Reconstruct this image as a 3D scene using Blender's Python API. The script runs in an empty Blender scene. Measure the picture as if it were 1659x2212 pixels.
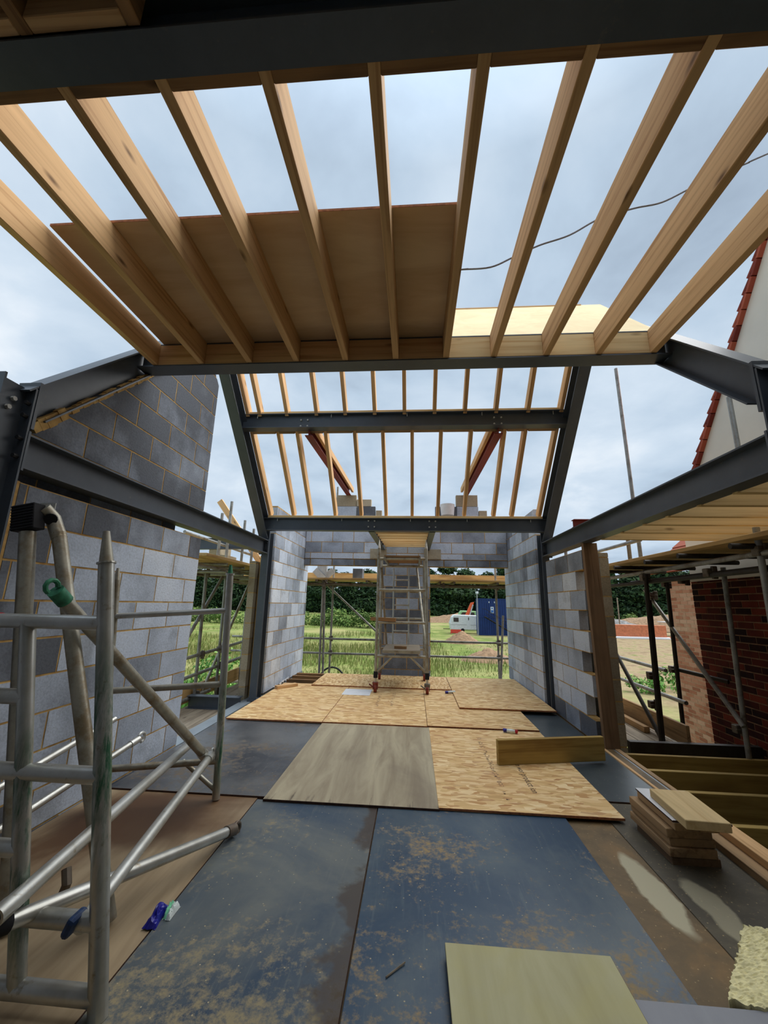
import bpy, bmesh, math, random
from mathutils import Vector, Matrix
random.seed(7)
S = bpy.context.scene
C = S.collection
PI = math.pi

# ------------------------------------------------------------------ camera
cam_data = bpy.data.cameras.new('camera')
cam = bpy.data.objects.new('camera', cam_data)
C.objects.link(cam)
S.camera = cam
R_ = Vector((0.99716658, 0.07240668, 0.02039791))
U_ = Vector((-0.00373974, -0.22310743, 0.97478669))
F_ = Vector((-0.07513199, 0.972101, 0.22220449))
m3 = Matrix((R_, U_, -F_)).transposed()
cam.matrix_world = Matrix.Translation((0, 0, 1.385)) @ m3.to_4x4()
cam_data.sensor_fit = 'VERTICAL'
cam_data.sensor_height = 36.0
cam_data.sensor_width = 27.0
cam_data.lens = 873.4192 / 2212 * 36.0
cam_data.clip_start = 0.05
cam_data.clip_end = 2000

# ------------------------------------------------------------------ colour management
S.view_settings.view_transform = 'Standard'
S.view_settings.look = 'None'
S.view_settings.gamma = 1.0
S.view_settings.use_curve_mapping = False
S.view_settings.exposure = 0.1

# ------------------------------------------------------------------ sky: overcast with broken grey cloud
def lin(c):
    return tuple((v / 12.92 if v <= 0.04045 else ((v + 0.055) / 1.055) ** 2.4) for v in (x / 255.0 for x in c))
def rgba(c):
    return lin(c) + (1.0,)
world = bpy.data.worlds.new('overcast_sky')
S.world = world
world.use_nodes = True
wt = world.node_tree
wt.nodes.clear()
def wn(t, **kw):
    n = wt.nodes.new(t)
    for k, v in kw.items(): setattr(n, k, v)
    return n
out = wn('ShaderNodeOutputWorld')
bg = wn('ShaderNodeBackground')
tc = wn('ShaderNodeTexCoord')
sep = wn('ShaderNodeSeparateXYZ')
wt.links.new(tc.outputs['Generated'], sep.inputs[0])
zc = wn('ShaderNodeMath', operation='MAXIMUM'); zc.inputs[1].default_value = 0.0
wt.links.new(sep.outputs['Z'], zc.inputs[0])
za = wn('ShaderNodeMath', operation='ADD'); za.inputs[1].default_value = 0.22
wt.links.new(zc.outputs[0], za.inputs[0])
dx = wn('ShaderNodeMath', operation='DIVIDE'); dy = wn('ShaderNodeMath', operation='DIVIDE')
wt.links.new(sep.outputs['X'], dx.inputs[0]); wt.links.new(za.outputs[0], dx.inputs[1])
wt.links.new(sep.outputs['Y'], dy.inputs[0]); wt.links.new(za.outputs[0], dy.inputs[1])
cmb = wn('ShaderNodeCombineXYZ')
wt.links.new(dx.outputs[0], cmb.inputs[0]); wt.links.new(dy.outputs[0], cmb.inputs[1])
n1 = wn('ShaderNodeTexNoise'); n1.inputs['Scale'].default_value = 2.0; n1.inputs['Detail'].default_value = 7; n1.inputs['Roughness'].default_value = 0.52; n1.inputs['Distortion'].default_value = 0.25
n2 = wn('ShaderNodeTexNoise'); n2.inputs['Scale'].default_value = 0.55; n2.inputs['Detail'].default_value = 3
wt.links.new(cmb.outputs[0], n1.inputs['Vector']); wt.links.new(cmb.outputs[0], n2.inputs['Vector'])
mx = wn('ShaderNodeMath', operation='MULTIPLY_ADD'); mx.inputs[1].default_value = 0.45
wt.links.new(n2.outputs['Fac'], mx.inputs[0])
ms = wn('ShaderNodeMath', operation='MULTIPLY'); ms.inputs[1].default_value = 0.55
wt.links.new(n1.outputs['Fac'], ms.inputs[0]); wt.links.new(ms.outputs[0], mx.inputs[2])
rp = wn('ShaderNodeValToRGB')
e = rp.color_ramp.elements
e[0].position = 0.36; e[0].color = rgba((160, 177, 196))
e[1].position = 0.68; e[1].color = rgba((244, 249, 254))
x = e.new(0.46); x.color = rgba((184, 203, 222))
x = e.new(0.56); x.color = rgba((206, 221, 236))
wt.links.new(mx.outputs[0], rp.inputs[0])
# overcast skies are brightest overhead
zr = wn('ShaderNodeMapRange'); zr.inputs['From Min'].default_value = 0.80; zr.inputs['From Max'].default_value = 1.0; zr.inputs['To Min'].default_value = 1.0; zr.inputs['To Max'].default_value = 2.2
wt.links.new(sep.outputs['Z'], zr.inputs['Value'])
vm = wn('ShaderNodeVectorMath', operation='SCALE')
wt.links.new(rp.outputs[0], vm.inputs[0]); wt.links.new(zr.outputs[0], vm.inputs['Scale'])
wt.links.new(vm.outputs[0], bg.inputs['Color'])
bg.inputs['Strength'].default_value = 1.0
wt.links.new(bg.outputs[0], out.inputs[0])

# ------------------------------------------------------------------ sun behind the cloud layer (very soft)
sd = bpy.data.lights.new('cloudy_sun', 'SUN')
sd.energy = 4.3
sd.angle = math.radians(75)
sd.color = (1.0, 0.98, 0.94)
sun = bpy.data.objects.new('cloudy_sun', sd)
C.objects.link(sun)
sun.rotation_euler = Vector((0.62, 0.34, 0.95)).to_track_quat('Z', 'Y').to_euler()

# ================================================================== materials
MAT = {}
def newmat(name, rough=0.7, metal=0.0, spec=0.35):
    m = bpy.data.materials.new(name); m.use_nodes = True
    nt = m.node_tree; nt.nodes.clear()
    o = nt.nodes.new('ShaderNodeOutputMaterial')
    b = nt.nodes.new('ShaderNodeBsdfPrincipled')
    b.inputs['Roughness'].default_value = rough; b.inputs['Metallic'].default_value = metal
    b.inputs['Specular IOR Level'].default_value = spec
    nt.links.new(b.outputs[0], o.inputs[0])
    MAT[name] = m
    return m, nt, b
def N(nt, t, **kw):
    n = nt.nodes.new(t)
    for k, v in kw.items():
        if k in n.inputs: n.inputs[k].default_value = v
        else: setattr(n, k, v)
    return n
def ocoord(nt, scale=(1, 1, 1), rand=True, rot=(0, 0, 0)):
    t = nt.nodes.new('ShaderNodeTexCoord')
    mp = nt.nodes.new('ShaderNodeMapping')
    mp.inputs['Scale'].default_value = scale; mp.inputs['Rotation'].default_value = rot
    nt.links.new(t.outputs['Object'], mp.inputs[0])
    if rand:
        oi = nt.nodes.new('ShaderNodeObjectInfo')
        ml = N(nt, 'ShaderNodeMath', operation='MULTIPLY'); ml.inputs[1].default_value = 37.0
        nt.links.new(oi.outputs['Random'], ml.inputs[0])
        nt.links.new(ml.outputs[0], mp.inputs['Location'])
    return mp.outputs[0]
def noise(nt, vec, scale, detail=4, rough=0.55, dist=0.0):
    n = N(nt, 'ShaderNodeTexNoise', Scale=scale, Detail=detail, Roughness=rough, Distortion=dist)
    nt.links.new(vec, n.inputs['Vector']); return n.outputs['Fac']
def ramp(nt, fac, stops):
    r = nt.nodes.new('ShaderNodeValToRGB'); el = r.color_ramp.elements
    el[0].position, el[0].color = stops[0][0], stops[0][1]
    el[1].position, el[1].color = stops[-1][0], stops[-1][1]
    for p, c in stops[1:-1]:
        q = el.new(p); q.color = c
    nt.links.new(fac, r.inputs[0]); return r.outputs[0]
def mix(nt, fac, a, b, mode='MIX'):
    m = N(nt, 'ShaderNodeMix', data_type='RGBA', blend_type=mode)
    for s, v in ((0, fac), (6, a), (7, b)):
        if hasattr(v, 'links'): nt.links.new(v, m.inputs[s])
        else: m.inputs[s].default_value = v
    return m.outputs[2]
def bump(nt, b, h, strength=0.3, dist=0.01):
    n = N(nt, 'ShaderNodeBump', Strength=strength, Distance=dist)
    nt.links.new(h, n.inputs['Height']); nt.links.new(n.outputs[0], b.inputs['Normal'])
def g(v): return (v, v, v, 1.0)
def k(c, f=1.0):
    a = lin(c); return (a[0] * f, a[1] * f, a[2] * f, 1.0)

def simple(name, c, rough=0.6, metal=0.0, var=0.12, scale=9.0, spec=0.35):
    m, nt, b = newmat(name, rough, metal, spec)
    v = ocoord(nt)
    f = noise(nt, v, scale)
    col = ramp(nt, f, [(0.3, k(c, 1 - var * 1.6)), (0.7, k(c, 1 + var))])
    nt.links.new(col, b.inputs['Base Color'])
    return m

def timber(name, light, dark, knots=True, rough=0.75, across=16.0, dirt=None, tint=0.16):
    """sawn timber; the grain runs along the object's local X"""
    m, nt, b = newmat(name, rough, 0, 0.25)
    v = ocoord(nt, (0.55, across, across))
    f = noise(nt, v, 1.6, 5, 0.6, 0.8)
    col = ramp(nt, f, [(0.30, k(dark)), (0.48, k(light, 0.92)), (0.72, k(light, 1.06))])
    oi = nt.nodes.new('ShaderNodeObjectInfo')
    if knots:
        v2 = ocoord(nt, (2.1, 6.5, 6.5))
        vo = N(nt, 'ShaderNodeTexVoronoi', Scale=1.05); nt.links.new(v2, vo.inputs['Vector'])
        kf = ramp(nt, vo.outputs['Distance'], [(0.03, g(1)), (0.13, g(0))])
        col = mix(nt, kf, col, k(dark, 0.45))
    if dirt:
        f3 = noise(nt, ocoord(nt, (1.3, 4, 4)), 1.2, 3)
        df = ramp(nt, f3, [(0.48, g(0)), (0.7, g(0.75))])
        col = mix(nt, df, col, k(dirt))
    br = N(nt, 'ShaderNodeMapRange'); br.inputs['To Min'].default_value = 1 - tint; br.inputs['To Max'].default_value = 1 + tint * 0.7
    nt.links.new(oi.outputs['Random'], br.inputs['Value'])
    vs = N(nt, 'ShaderNodeVectorMath', operation='SCALE')
    nt.links.new(col, vs.inputs[0]); nt.links.new(br.outputs[0], vs.inputs['Scale'])
    nt.links.new(vs.outputs[0], b.inputs['Base Color'])
    bump(nt, b, f, 0.15, 0.004)
    return m

timber('pine', (222, 180, 130), (178, 132, 86))
timber('pine_fresh', (236, 206, 152), (208, 166, 110))
timber('pine_grey', (178, 146, 108), (128, 98, 70), dirt=(120, 104, 84))
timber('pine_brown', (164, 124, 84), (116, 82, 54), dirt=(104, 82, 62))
timber('pine_dull', (140, 112, 86), (102, 78, 58), dirt=(92, 76, 60))
timber('treated', (176, 148, 84), (134, 106, 56), dirt=(126, 96, 52))
timber('board_old', (158, 146, 128), (112, 98, 82), dirt=(100, 88, 74))
timber('board_edge', (214, 178, 122), (174, 134, 84), dirt=(150, 116, 76))

def steelmat(name, c, rough=0.42):
    m, nt, b = newmat(name, rough, 0.0, 0.5)
    v = ocoord(nt)
    f = noise(nt, v, 3.0, 6, 0.65)
    col = ramp(nt, f, [(0.3, k(c, 0.8)), (0.65, k(c, 1.1))])
    f2 = noise(nt, v, 11.0, 5, 0.7)
    d = ramp(nt, f2, [(0.62, g(0)), (0.76, g(0.35))])
    col = mix(nt, d, col, k((128, 118, 100)))
    nt.links.new(col, b.inputs['Base Color'])
steelmat('steel_grey', (74, 82, 92))
steelmat('steel_plate', (132, 142, 150), 0.4)
steelmat('red_oxide', (128, 44, 40), 0.6)
steelmat('bolt_zinc', (190, 190, 184), 0.4)
simple('bolt_dark', (40, 42, 46), 0.5)

def polemat(name, c, rust, rough=0.42, metal=0.55):
    m, nt, b = newmat(name, rough, metal, 0.5)
    f = noise(nt, ocoord(nt, (1, 1, 1)), 7, 6, 0.7)
    col = ramp(nt, f, [(0.35, k(rust)), (0.5, k(c, 0.85)), (0.7, k(c, 1.1))])
    nt.links.new(col, b.inputs['Base Color'])
polemat('scaffold_steel', (156, 156, 152), (112, 104, 94), 0.45, 0.3)
polemat('scaffold_dark', (62, 58, 54), (48, 38, 32), 0.6, 0.3)
polemat('coupler', (118, 108, 96), (84, 60, 44), 0.55, 0.5)

def alumat(name, green=0.0, blue=False):
    m, nt, b = newmat(name, 0.36, 0.75, 0.5)
    t = nt.nodes.new('ShaderNodeTexCoord')
    v = ocoord(nt, (1, 1, 1))
    f = noise(nt, v, 5.0, 5, 0.6)
    col = ramp(nt, f, [(0.3, k((172, 170, 160))), (0.5, k((196, 196, 190))), (0.72, k((214, 216, 214)))])
    f2 = noise(nt, ocoord(nt), 16, 4, 0.7)
    d = ramp(nt, f2, [(0.6, g(0)), (0.74, g(0.8))])
    col = mix(nt, d, col, k((138, 120, 84)))
    if green:
        sx = nt.nodes.new('ShaderNodeSeparateXYZ'); nt.links.new(t.outputs['Object'], sx.inputs[0])
        gf = noise(nt, ocoord(nt, (22, 22, 3.0), False), 1.0, 5, 0.7)
        a = N(nt, 'ShaderNodeMapRange'); a.inputs['From Min'].default_value = green + 0.30; a.inputs['From Max'].default_value = green
        nt.links.new(sx.outputs['Z'], a.inputs['Value'])
        a2 = N(nt, 'ShaderNodeMapRange'); a2.inputs['From Min'].default_value = green - 0.62; a2.inputs['From Max'].default_value = green - 0.36
        nt.links.new(sx.outputs['Z'], a2.inputs['Value'])
        mu = N(nt, 'ShaderNodeMath', operation='MULTIPLY'); nt.links.new(a.outputs[0], mu.inputs[0]); nt.links.new(a2.outputs[0], mu.inputs[1])
        m2 = N(nt, 'ShaderNodeMath', operation='MULTIPLY'); nt.links.new(mu.outputs[0], m2.inputs[0]); nt.links.new(ramp(nt, gf, [(0.42, g(0)), (0.58, g(0.95))]), m2.inputs[1])
        col = mix(nt, m2.outputs[0], col, k((24, 92, 62)))
        mt = N(nt, 'ShaderNodeMapRange'); mt.inputs['To Min'].default_value = 0.75; mt.inputs['To Max'].default_value = 0.1
        nt.links.new(m2.outputs[0], mt.inputs['Value']); nt.links.new(mt.outputs[0], b.inputs['Metallic'])
    nt.links.new(col, b.inputs['Base Color'])
alumat('aluminium'); alumat('aluminium_green', 0.62); alumat('aluminium_green_low', 0.95)
polemat('aluminium_dull', (176, 172, 158), (138, 124, 100), 0.45, 0.6)
simple('green_casting', (58, 128, 96), 0.5, 0.1, 0.3, 30)
simple('rubber_black', (24, 24, 28), 0.75)
simple('blue_clip', (40, 66, 110), 0.5, 0, 0.3, 30)
simple('red_tape', (190, 34, 48), 0.6)
simple('caster_red', (134, 58, 44), 0.6, 0, 0.3, 30)
simple('caster_grey', (120, 112, 104), 0.6, 0.2, 0.25, 30)

# masonry: the tint of every unit is stored with it, dirt is procedural
def masonry(name, dark, mid, light, stain, sscale=1.4, pit=60.0, mid_p=0.5):
    m, nt, b = newmat(name, 0.92, 0, 0.15)
    a = N(nt, 'ShaderNodeVertexColor', layer_name='tint')
    sx = nt.nodes.new('ShaderNodeSeparateColor'); nt.links.new(a.outputs['Color'], sx.inputs[0])
    t = nt.nodes.new('ShaderNodeTexCoord')
    f = noise(nt, t.outputs['Object'], sscale, 5, 0.6)
    fine = noise(nt, t.outputs['Object'], pit, 3, 0.6)
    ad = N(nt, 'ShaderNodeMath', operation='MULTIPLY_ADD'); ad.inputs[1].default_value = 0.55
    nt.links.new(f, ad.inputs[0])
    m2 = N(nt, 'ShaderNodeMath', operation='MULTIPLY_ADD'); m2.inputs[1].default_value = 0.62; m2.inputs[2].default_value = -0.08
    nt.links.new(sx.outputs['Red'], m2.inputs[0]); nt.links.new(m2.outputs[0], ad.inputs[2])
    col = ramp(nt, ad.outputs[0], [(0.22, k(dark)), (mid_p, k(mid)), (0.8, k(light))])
    st = ramp(nt, noise(nt, t.outputs['Object'], 2.3, 4, 0.6, 0.5), [(0.56, g(0)), (0.72, g(0.55))])
    col = mix(nt, st, col, k(stain))
    pf = ramp(nt, fine, [(0.3, g(0.82)), (0.6, g(1.04))])
    col = mix(nt, 1.0, col, pf, 'MULTIPLY')
    nt.links.new(col, b.inputs['Base Color'])
    bump(nt, b, fine, 0.35, 0.006)
masonry('block_grey', (98, 102, 110), (188, 199, 216), (224, 231, 240), (124, 129, 138))
masonry('block_buff', (150, 138, 116), (176, 164, 142), (196, 186, 166), (128, 110, 84))
masonry('brick_red', (40, 24, 26), (98, 42, 34), (134, 60, 42), (58, 34, 32), 3.0, 90)
masonry('brick_pale', (150, 88, 66), (192, 126, 98), (214, 166, 140), (206, 178, 150), 1.2, 90)
def mortarmat(name, a, bcol):
    m, nt, b = newmat(name, 0.95, 0, 0.1)
    t = nt.nodes.new('ShaderNodeTexCoord')
    f = noise(nt, t.outputs['Object'], 9, 5, 0.6)
    nt.links.new(ramp(nt, f, [(0.32, k(a)), (0.66, k(bcol))]), b.inputs['Base Color'])
mortarmat('mortar_sand', (160, 124, 74), (208, 174, 114))
mortarmat('mortar_old', (120, 92, 70), (160, 128, 102))
mortarmat('mortar_brown', (176, 140, 112), (208, 178, 150))
def leafmat(name, a, bcol, c):
    m, nt, b = newmat(name, 0.8, 0, 0.2)
    oi = nt.nodes.new('ShaderNodeObjectInfo')
    ge = nt.nodes.new('ShaderNodeNewGeometry')
    col = ramp(nt, ge.outputs['Random Per Island'], [(0.0, k(a)), (0.55, k(bcol)), (1.0, k(c))])
    br = N(nt, 'ShaderNodeMapRange'); br.inputs['To Min'].default_value = 0.75; br.inputs['To Max'].default_value = 1.2
    nt.links.new(oi.outputs['Random'], br.inputs['Value'])
    vs = N(nt, 'ShaderNodeVectorMath', operation='SCALE'); nt.links.new(col, vs.inputs[0]); nt.links.new(br.outputs[0], vs.inputs['Scale'])
    nt.links.new(vs.outputs[0], b.inputs['Base Color'])
simple('render_white', (226, 220, 208), 0.9, 0, 0.05, 2)
leafmat('tile_red', (112, 48, 40), (150, 68, 52), (176, 92, 68))
simple('concrete_pad', (168, 158, 138), 0.9, 0, 0.12, 12)

# sheet materials --------------------------------------------------
def osbmat():
    m, nt, b = newmat('osb', 0.7, 0, 0.25)
    cols = []
    base = ocoord(nt, (1, 1, 1))
    wob = N(nt, 'ShaderNodeTexNoise', Scale=5.0, Detail=2); nt.links.new(base, wob.inputs['Vector'])
    for i, (rot, sc) in enumerate((((0, 0, 0.35), (9, 30, 20)), ((0, 0, -0.6), (11, 36, 20)), ((0, 0, 1.15), (8, 26, 20)))):
        mp = N(nt, 'ShaderNodeMapping'); mp.inputs['Rotation'].default_value = rot; mp.inputs['Scale'].default_value = sc
        ad = N(nt, 'ShaderNodeVectorMath', operation='MULTIPLY_ADD'); ad.inputs[1].default_value = (0.06, 0.06, 0)
        nt.links.new(wob.outputs['Color'], ad.inputs[0]); nt.links.new(base, ad.inputs[2])
        nt.links.new(ad.outputs[0], mp.inputs[0])
        vo = N(nt, 'ShaderNodeTexVoronoi', Scale=1.0); nt.links.new(mp.outputs[0], vo.inputs['Vector'])
        cols.append(vo.outputs['Color'])
    s = [nt.nodes.new('ShaderNodeSeparateColor') for _ in cols]
    for q, c in zip(s, cols): nt.links.new(c, q.inputs[0])
    c1 = ramp(nt, s[0].outputs['Red'], [(0.0, k((196, 156, 102))), (0.5, k((222, 186, 130))), (1.0, k((236, 206, 156)))])
    c2 = ramp(nt, s[1].outputs['Green'], [(0.0, k((188, 140, 88))), (0.4, k((218, 180, 124))), (1.0, k((240, 214, 166)))])
    col = mix(nt, ramp(nt, s[2].outputs['Blue'], [(0.45, g(0)), (0.5, g(1))]), c1, c2)
    dk = ramp(nt, s[1].outputs['Blue'], [(0.90, g(0)), (0.93, g(0.55))])
    col = mix(nt, dk, col, k((168, 112, 70)))
    big = noise(nt, base, 1.6, 4)
    col = mix(nt, ramp(nt, big, [(0.5, g(0)), (0.75, g(0.4))]), col, k((190, 140, 92)))
    nt.links.new(col, b.inputs['Base Color'])
    bump(nt, b, s[0].outputs['Red'], 0.12, 0.003)
osbmat()
simple('osb_edge', (164, 104, 68), 0.85, 0, 0.25, 40)
simple('ply_edge', (70, 48, 38), 0.85, 0, 0.3, 30)

def plymat(name, light, dark, across=9.0, stain=None, rough=0.65, sl=(0.5, 0.72), sscale=1.5):
    m, nt, b = newmat(name, rough, 0, 0.35)
    f = noise(nt, ocoord(nt, (across, 0.8, across)), 1.3, 5, 0.6, 0.6)
    col = ramp(nt, f, [(0.3, k(dark)), (0.68, k(light))])
    if stain:
        sf = ramp(nt, noise(nt, ocoord(nt, (1, 0.6, 1)), sscale, 5, 0.6, 0.4), [(sl[0], g(0)), (sl[1], g(0.9))])
        col = mix(nt, sf, col, k(stain))
    nt.links.new(col, b.inputs['Base Color'])
plymat('ply_roof', (216, 190, 152), (192, 160, 122), 4.0)
plymat('ply_fresh', (232, 208, 150), (214, 184, 124), 3.0)
plymat('ply_weathered', (178, 166, 138), (140, 126, 102), 7.0, (112, 98, 84), 0.55, (0.52, 0.78))
plymat('ply_wet_brown', (172, 152, 122), (142, 122, 94), 9.0, (96, 66, 38), 0.55, (0.44, 0.60), 1.1)
plymat('ply_beige', (182, 178, 142), (160, 154, 116), 5.0, (176, 168, 110), 0.7)
plymat('board_lilac', (150, 152, 158), (134, 136, 144), 4.0)

def phenolic(name, base, hazec, dirt, haze=(0.42, 0.7), dl=(0.60, 0.70), wet=False):
    """film faced shuttering ply: blue-black film, dried slurry haze, scraped patches and tan dirt"""
    m, nt, b = newmat(name, 0.38, 0, 0.5)
    v = ocoord(nt, (1, 1, 1))
    col = mix(nt, ramp(nt, noise(nt, v, 1.3, 6, 0.65, 0.4), [(haze[0], g(0)), (haze[1], g(0.8))]), k(base), k(hazec))
    st = noise(nt, ocoord(nt, (42, 3.0, 1)), 1.0, 4, 0.7)
    col = mix(nt, ramp(nt, st, [(0.55, g(0)), (0.8, g(0.55))]), col, k(hazec))
    patch = noise(nt, v, 1.7, 3, 0.5)
    spots = noise(nt, v, 20, 8, 0.78)
    mu = N(nt, 'ShaderNodeMath', operation='MULTIPLY_ADD'); mu.inputs[1].default_value = 0.42
    nt.links.new(patch, mu.inputs[0])
    m2 = N(nt, 'ShaderNodeMath', operation='MULTIPLY'); m2.inputs[1].default_value = 0.68
    nt.links.new(spots, m2.inputs[0]); nt.links.new(m2.outputs[0], mu.inputs[2])
    tb = nt.nodes.new('ShaderNodeTexCoord'); sb = nt.nodes.new('ShaderNodeSeparateXYZ'); nt.links.new(tb.outputs['Object'], sb.inputs[0])
    by = N(nt, 'ShaderNodeMapRange'); by.inputs['From Min'].default_value = 0.0; by.inputs['From Max'].default_value = 1.0; by.inputs['To Min'].default_value = 0.03; by.inputs['To Max'].default_value = -0.04
    nt.links.new(sb.outputs['Y'], by.inputs['Value'])
    m4 = N(nt, 'ShaderNodeMath', operation='ADD'); nt.links.new(mu.outputs[0], m4.inputs[0]); nt.links.new(by.outputs[0], m4.inputs[1])
    df = ramp(nt, m4.outputs[0], [(dl[0], g(0)), (dl[1], g(1))])
    col = mix(nt, df, col, k(dirt))
    sp = N(nt, 'ShaderNodeTexVoronoi', Scale=26.0); nt.links.new(v, sp.inputs['Vector'])
    sf = ramp(nt, sp.outputs['Distance'], [(0.05, g(0.8)), (0.10, g(0))])
    col = mix(nt, sf, col, k((186, 170, 128)))
    if wet:   # damp brown silt lying along the seam side of the board
        t = nt.nodes.new('ShaderNodeTexCoord'); sx = nt.nodes.new('ShaderNodeSeparateXYZ'); nt.links.new(t.outputs['Object'], sx.inputs[0])
        wn_ = noise(nt, t.outputs['Object'], 2.6, 5, 0.6)
        wa = N(nt, 'ShaderNodeMath', operation='MULTIPLY_ADD'); wa.inputs[1].default_value = 0.75; nt.links.new(wn_, wa.inputs[0]); nt.links.new(sx.outputs['X'], wa.inputs[2])
        col = mix(nt, ramp(nt, wa.outputs[0], [(0.70, g(0)), (0.76, g(0.9))]), col, k((66, 54, 44)))
    nt.links.new(col, b.inputs['Base Color'])
    rr = N(nt, 'ShaderNodeMapRange'); rr.inputs['To Min'].default_value = 0.34; rr.inputs['To Max'].default_value = 0.85
    nt.links.new(df, rr.inputs['Value']); nt.links.new(rr.outputs[0], b.inputs['Roughness'])
phenolic('film_blue', (38, 64, 88), (92, 104, 108), (150, 128, 88), dl=(0.575, 0.70))
phenolic('film_blue_worn', (46, 66, 86), (116, 118, 110), (148, 136, 106), (0.36, 0.64), dl=(0.585, 0.71), wet=True)
phenolic('film_black', (50, 54, 62), (104, 104, 104), (112, 96, 74), (0.38, 0.62), dl=(0.58, 0.72))
phenolic('film_grey', (60, 70, 76), (84, 94, 98), (120, 112, 92), (0.4, 0.75), dl=(0.70, 0.78))

def blob(nt, P, cx, cy, sx, sy, wob=0.10, wscale=6.0):
    """soft-edged irregular patch on a board, 0 at its centre and 1 at its rim"""
    w = N(nt, 'ShaderNodeTexNoise', Scale=wscale, Detail=4); nt.links.new(P, w.inputs['Vector'])
    ad = N(nt, 'ShaderNodeVectorMath', operation='MULTIPLY_ADD'); ad.inputs[1].default_value = (wob, wob, 0)
    nt.links.new(w.outputs['Color'], ad.inputs[0]); nt.links.new(P, ad.inputs[2])
    mp = N(nt, 'ShaderNodeMapping'); mp.inputs['Location'].default_value = (-(cx + wob / 2) / sx, -(cy + wob / 2) / sy, 0); mp.inputs['Scale'].default_value = (1 / sx, 1 / sy, 0)
    nt.links.new(ad.outputs[0], mp.inputs[0])
    ln = N(nt, 'ShaderNodeVectorMath', operation='LENGTH'); nt.links.new(mp.outputs[0], ln.inputs[0])
    return ln.outputs['Value']
def floormat(name, cols, patch, hard):
    m, nt, b = newmat(name, 0.6, 0, 0.3)
    t = nt.nodes.new('ShaderNodeTexCoord'); P = t.outputs['Object']
    col = ramp(nt, noise(nt, P, 2.2, 6, 0.65, 0.4), [(0.3, k(cols[0])), (0.52, k(cols[1])), (0.72, k(cols[2]))])
    fine = noise(nt, P, 30, 6, 0.8)
    col = mix(nt, ramp(nt, fine, [(0.58, g(0)), (0.72, g(0.6))]), col, k((172, 146, 104)))
    sp = N(nt, 'ShaderNodeTexVoronoi', Scale=34.0); nt.links.new(P, sp.inputs['Vector'])
    col = mix(nt, ramp(nt, sp.outputs['Distance'], [(0.06, g(0.8)), (0.13, g(0))]), col, k((190, 166, 120)))
    # a dried-out pale patch left on the wet board
    col = mix(nt, ramp(nt, blob(nt, P, *patch), [(0.82, g(1 if hard else 0.55)), (1.0 if hard else 1.3, g(0))]), col, k((184, 176, 148)))
    nt.links.new(col, b.inputs['Base Color'])
floormat('deck_chipboard', ((84, 72, 54), (112, 94, 68), (144, 112, 72)), (1.215, 2.52, 0.080, 0.33), True)
floormat('deck_wet', ((66, 62, 54), (84, 78, 66), (104, 96, 78)), (-0.15, 0.28, 0.075, 0.24), False)
def wet_ply():
    m = MAT['ply_wet_brown']; nt = m.node_tree; b = [n for n in nt.nodes if n.type == 'BSDF_PRINCIPLED'][0]
    src = b.inputs['Base Color'].links[0].from_socket
    t = nt.nodes.new('ShaderNodeTexCoord')
    c = mix(nt, ramp(nt, blob(nt, t.outputs['Object'], -0.12, 0.80, 0.62, 0.42, 0.5, 2.2), [(0.55, g(0.9)), (1.05, g(0))]), src, k((84, 56, 32)))
    nt.links.new(c, b.inputs['Base Color'])
wet_ply()
def drips():
    m = MAT['ply_weathered']; nt = m.node_tree; b = [n for n in nt.nodes if n.type == 'BSDF_PRINCIPLED'][0]
    src = b.inputs['Base Color'].links[0].from_socket
    t = nt.nodes.new('ShaderNodeTexCoord'); sx = nt.nodes.new('ShaderNodeSeparateXYZ'); nt.links.new(t.outputs['Object'], sx.inputs[0])
    st = noise(nt, ocoord(nt, (11, 0.9, 1)), 1.0, 5, 0.7)
    ed = N(nt, 'ShaderNodeMapRange'); ed.inputs['From Min'].default_value = -0.55; ed.inputs['From Max'].default_value = -0.95; ed.inputs['To Max'].default_value = 0.20
    nt.links.new(sx.outputs['Y'], ed.inputs['Value'])
    ad = N(nt, 'ShaderNodeMath', operation='ADD'); nt.links.new(st, ad.inputs[0]); nt.links.new(ed.outputs[0], ad.inputs[1])
    nt.links.new(mix(nt, ramp(nt, ad.outputs[0], [(0.70, g(0)), (0.78, g(0.8))]), src, k((70, 56, 44))), b.inputs['Base Color'])
drips()

def soilgrass():
    m, nt, b = newmat('meadow', 0.95, 0, 0.1)
    t = nt.nodes.new('ShaderNodeTexCoord'); P = t.outputs['Object']
    col = ramp(nt, noise(nt, P, 0.45, 7, 0.65), [(0.28, k((78, 98, 46))), (0.5, k((112, 128, 64))), (0.72, k((150, 150, 92)))])
    straw = ramp(nt, noise(nt, P, 0.09, 5, 0.6), [(0.46, g(0)), (0.62, g(0.8))])
    col = mix(nt, straw, col, k((160, 150, 104)))
    sx = nt.nodes.new('ShaderNodeSeparateXYZ'); nt.links.new(P, sx.inputs[0])
    # bare trampled earth lies on the right of the plot and along the tracks
    dm = N(nt, 'ShaderNodeMath', operation='MULTIPLY_ADD'); dm.inputs[1].default_value = 26.0
    nt.links.new(noise(nt, P, 0.12, 5, 0.6), dm.inputs[0]); nt.links.new(sx.outputs['X'], dm.inputs[2])
    df = N(nt, 'ShaderNodeMapRange'); df.inputs['From Min'].default_value = 21.0; df.inputs['From Max'].default_value = 29.0
    nt.links.new(dm.outputs[0], df.inputs['Value'])
    earth = ramp(nt, noise(nt, P, 0.8, 6, 0.7), [(0.34, k((118, 100, 76))), (0.52, k((156, 136, 106))), (0.66, k((108, 118, 64)))])
    col = mix(nt, df.outputs[0], col, earth)
    nt.links.new(col, b.inputs['Base Color'])
soilgrass()
leafmat('leaf_dark', (24, 44, 26), (44, 70, 40), (70, 96, 52))
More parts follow.
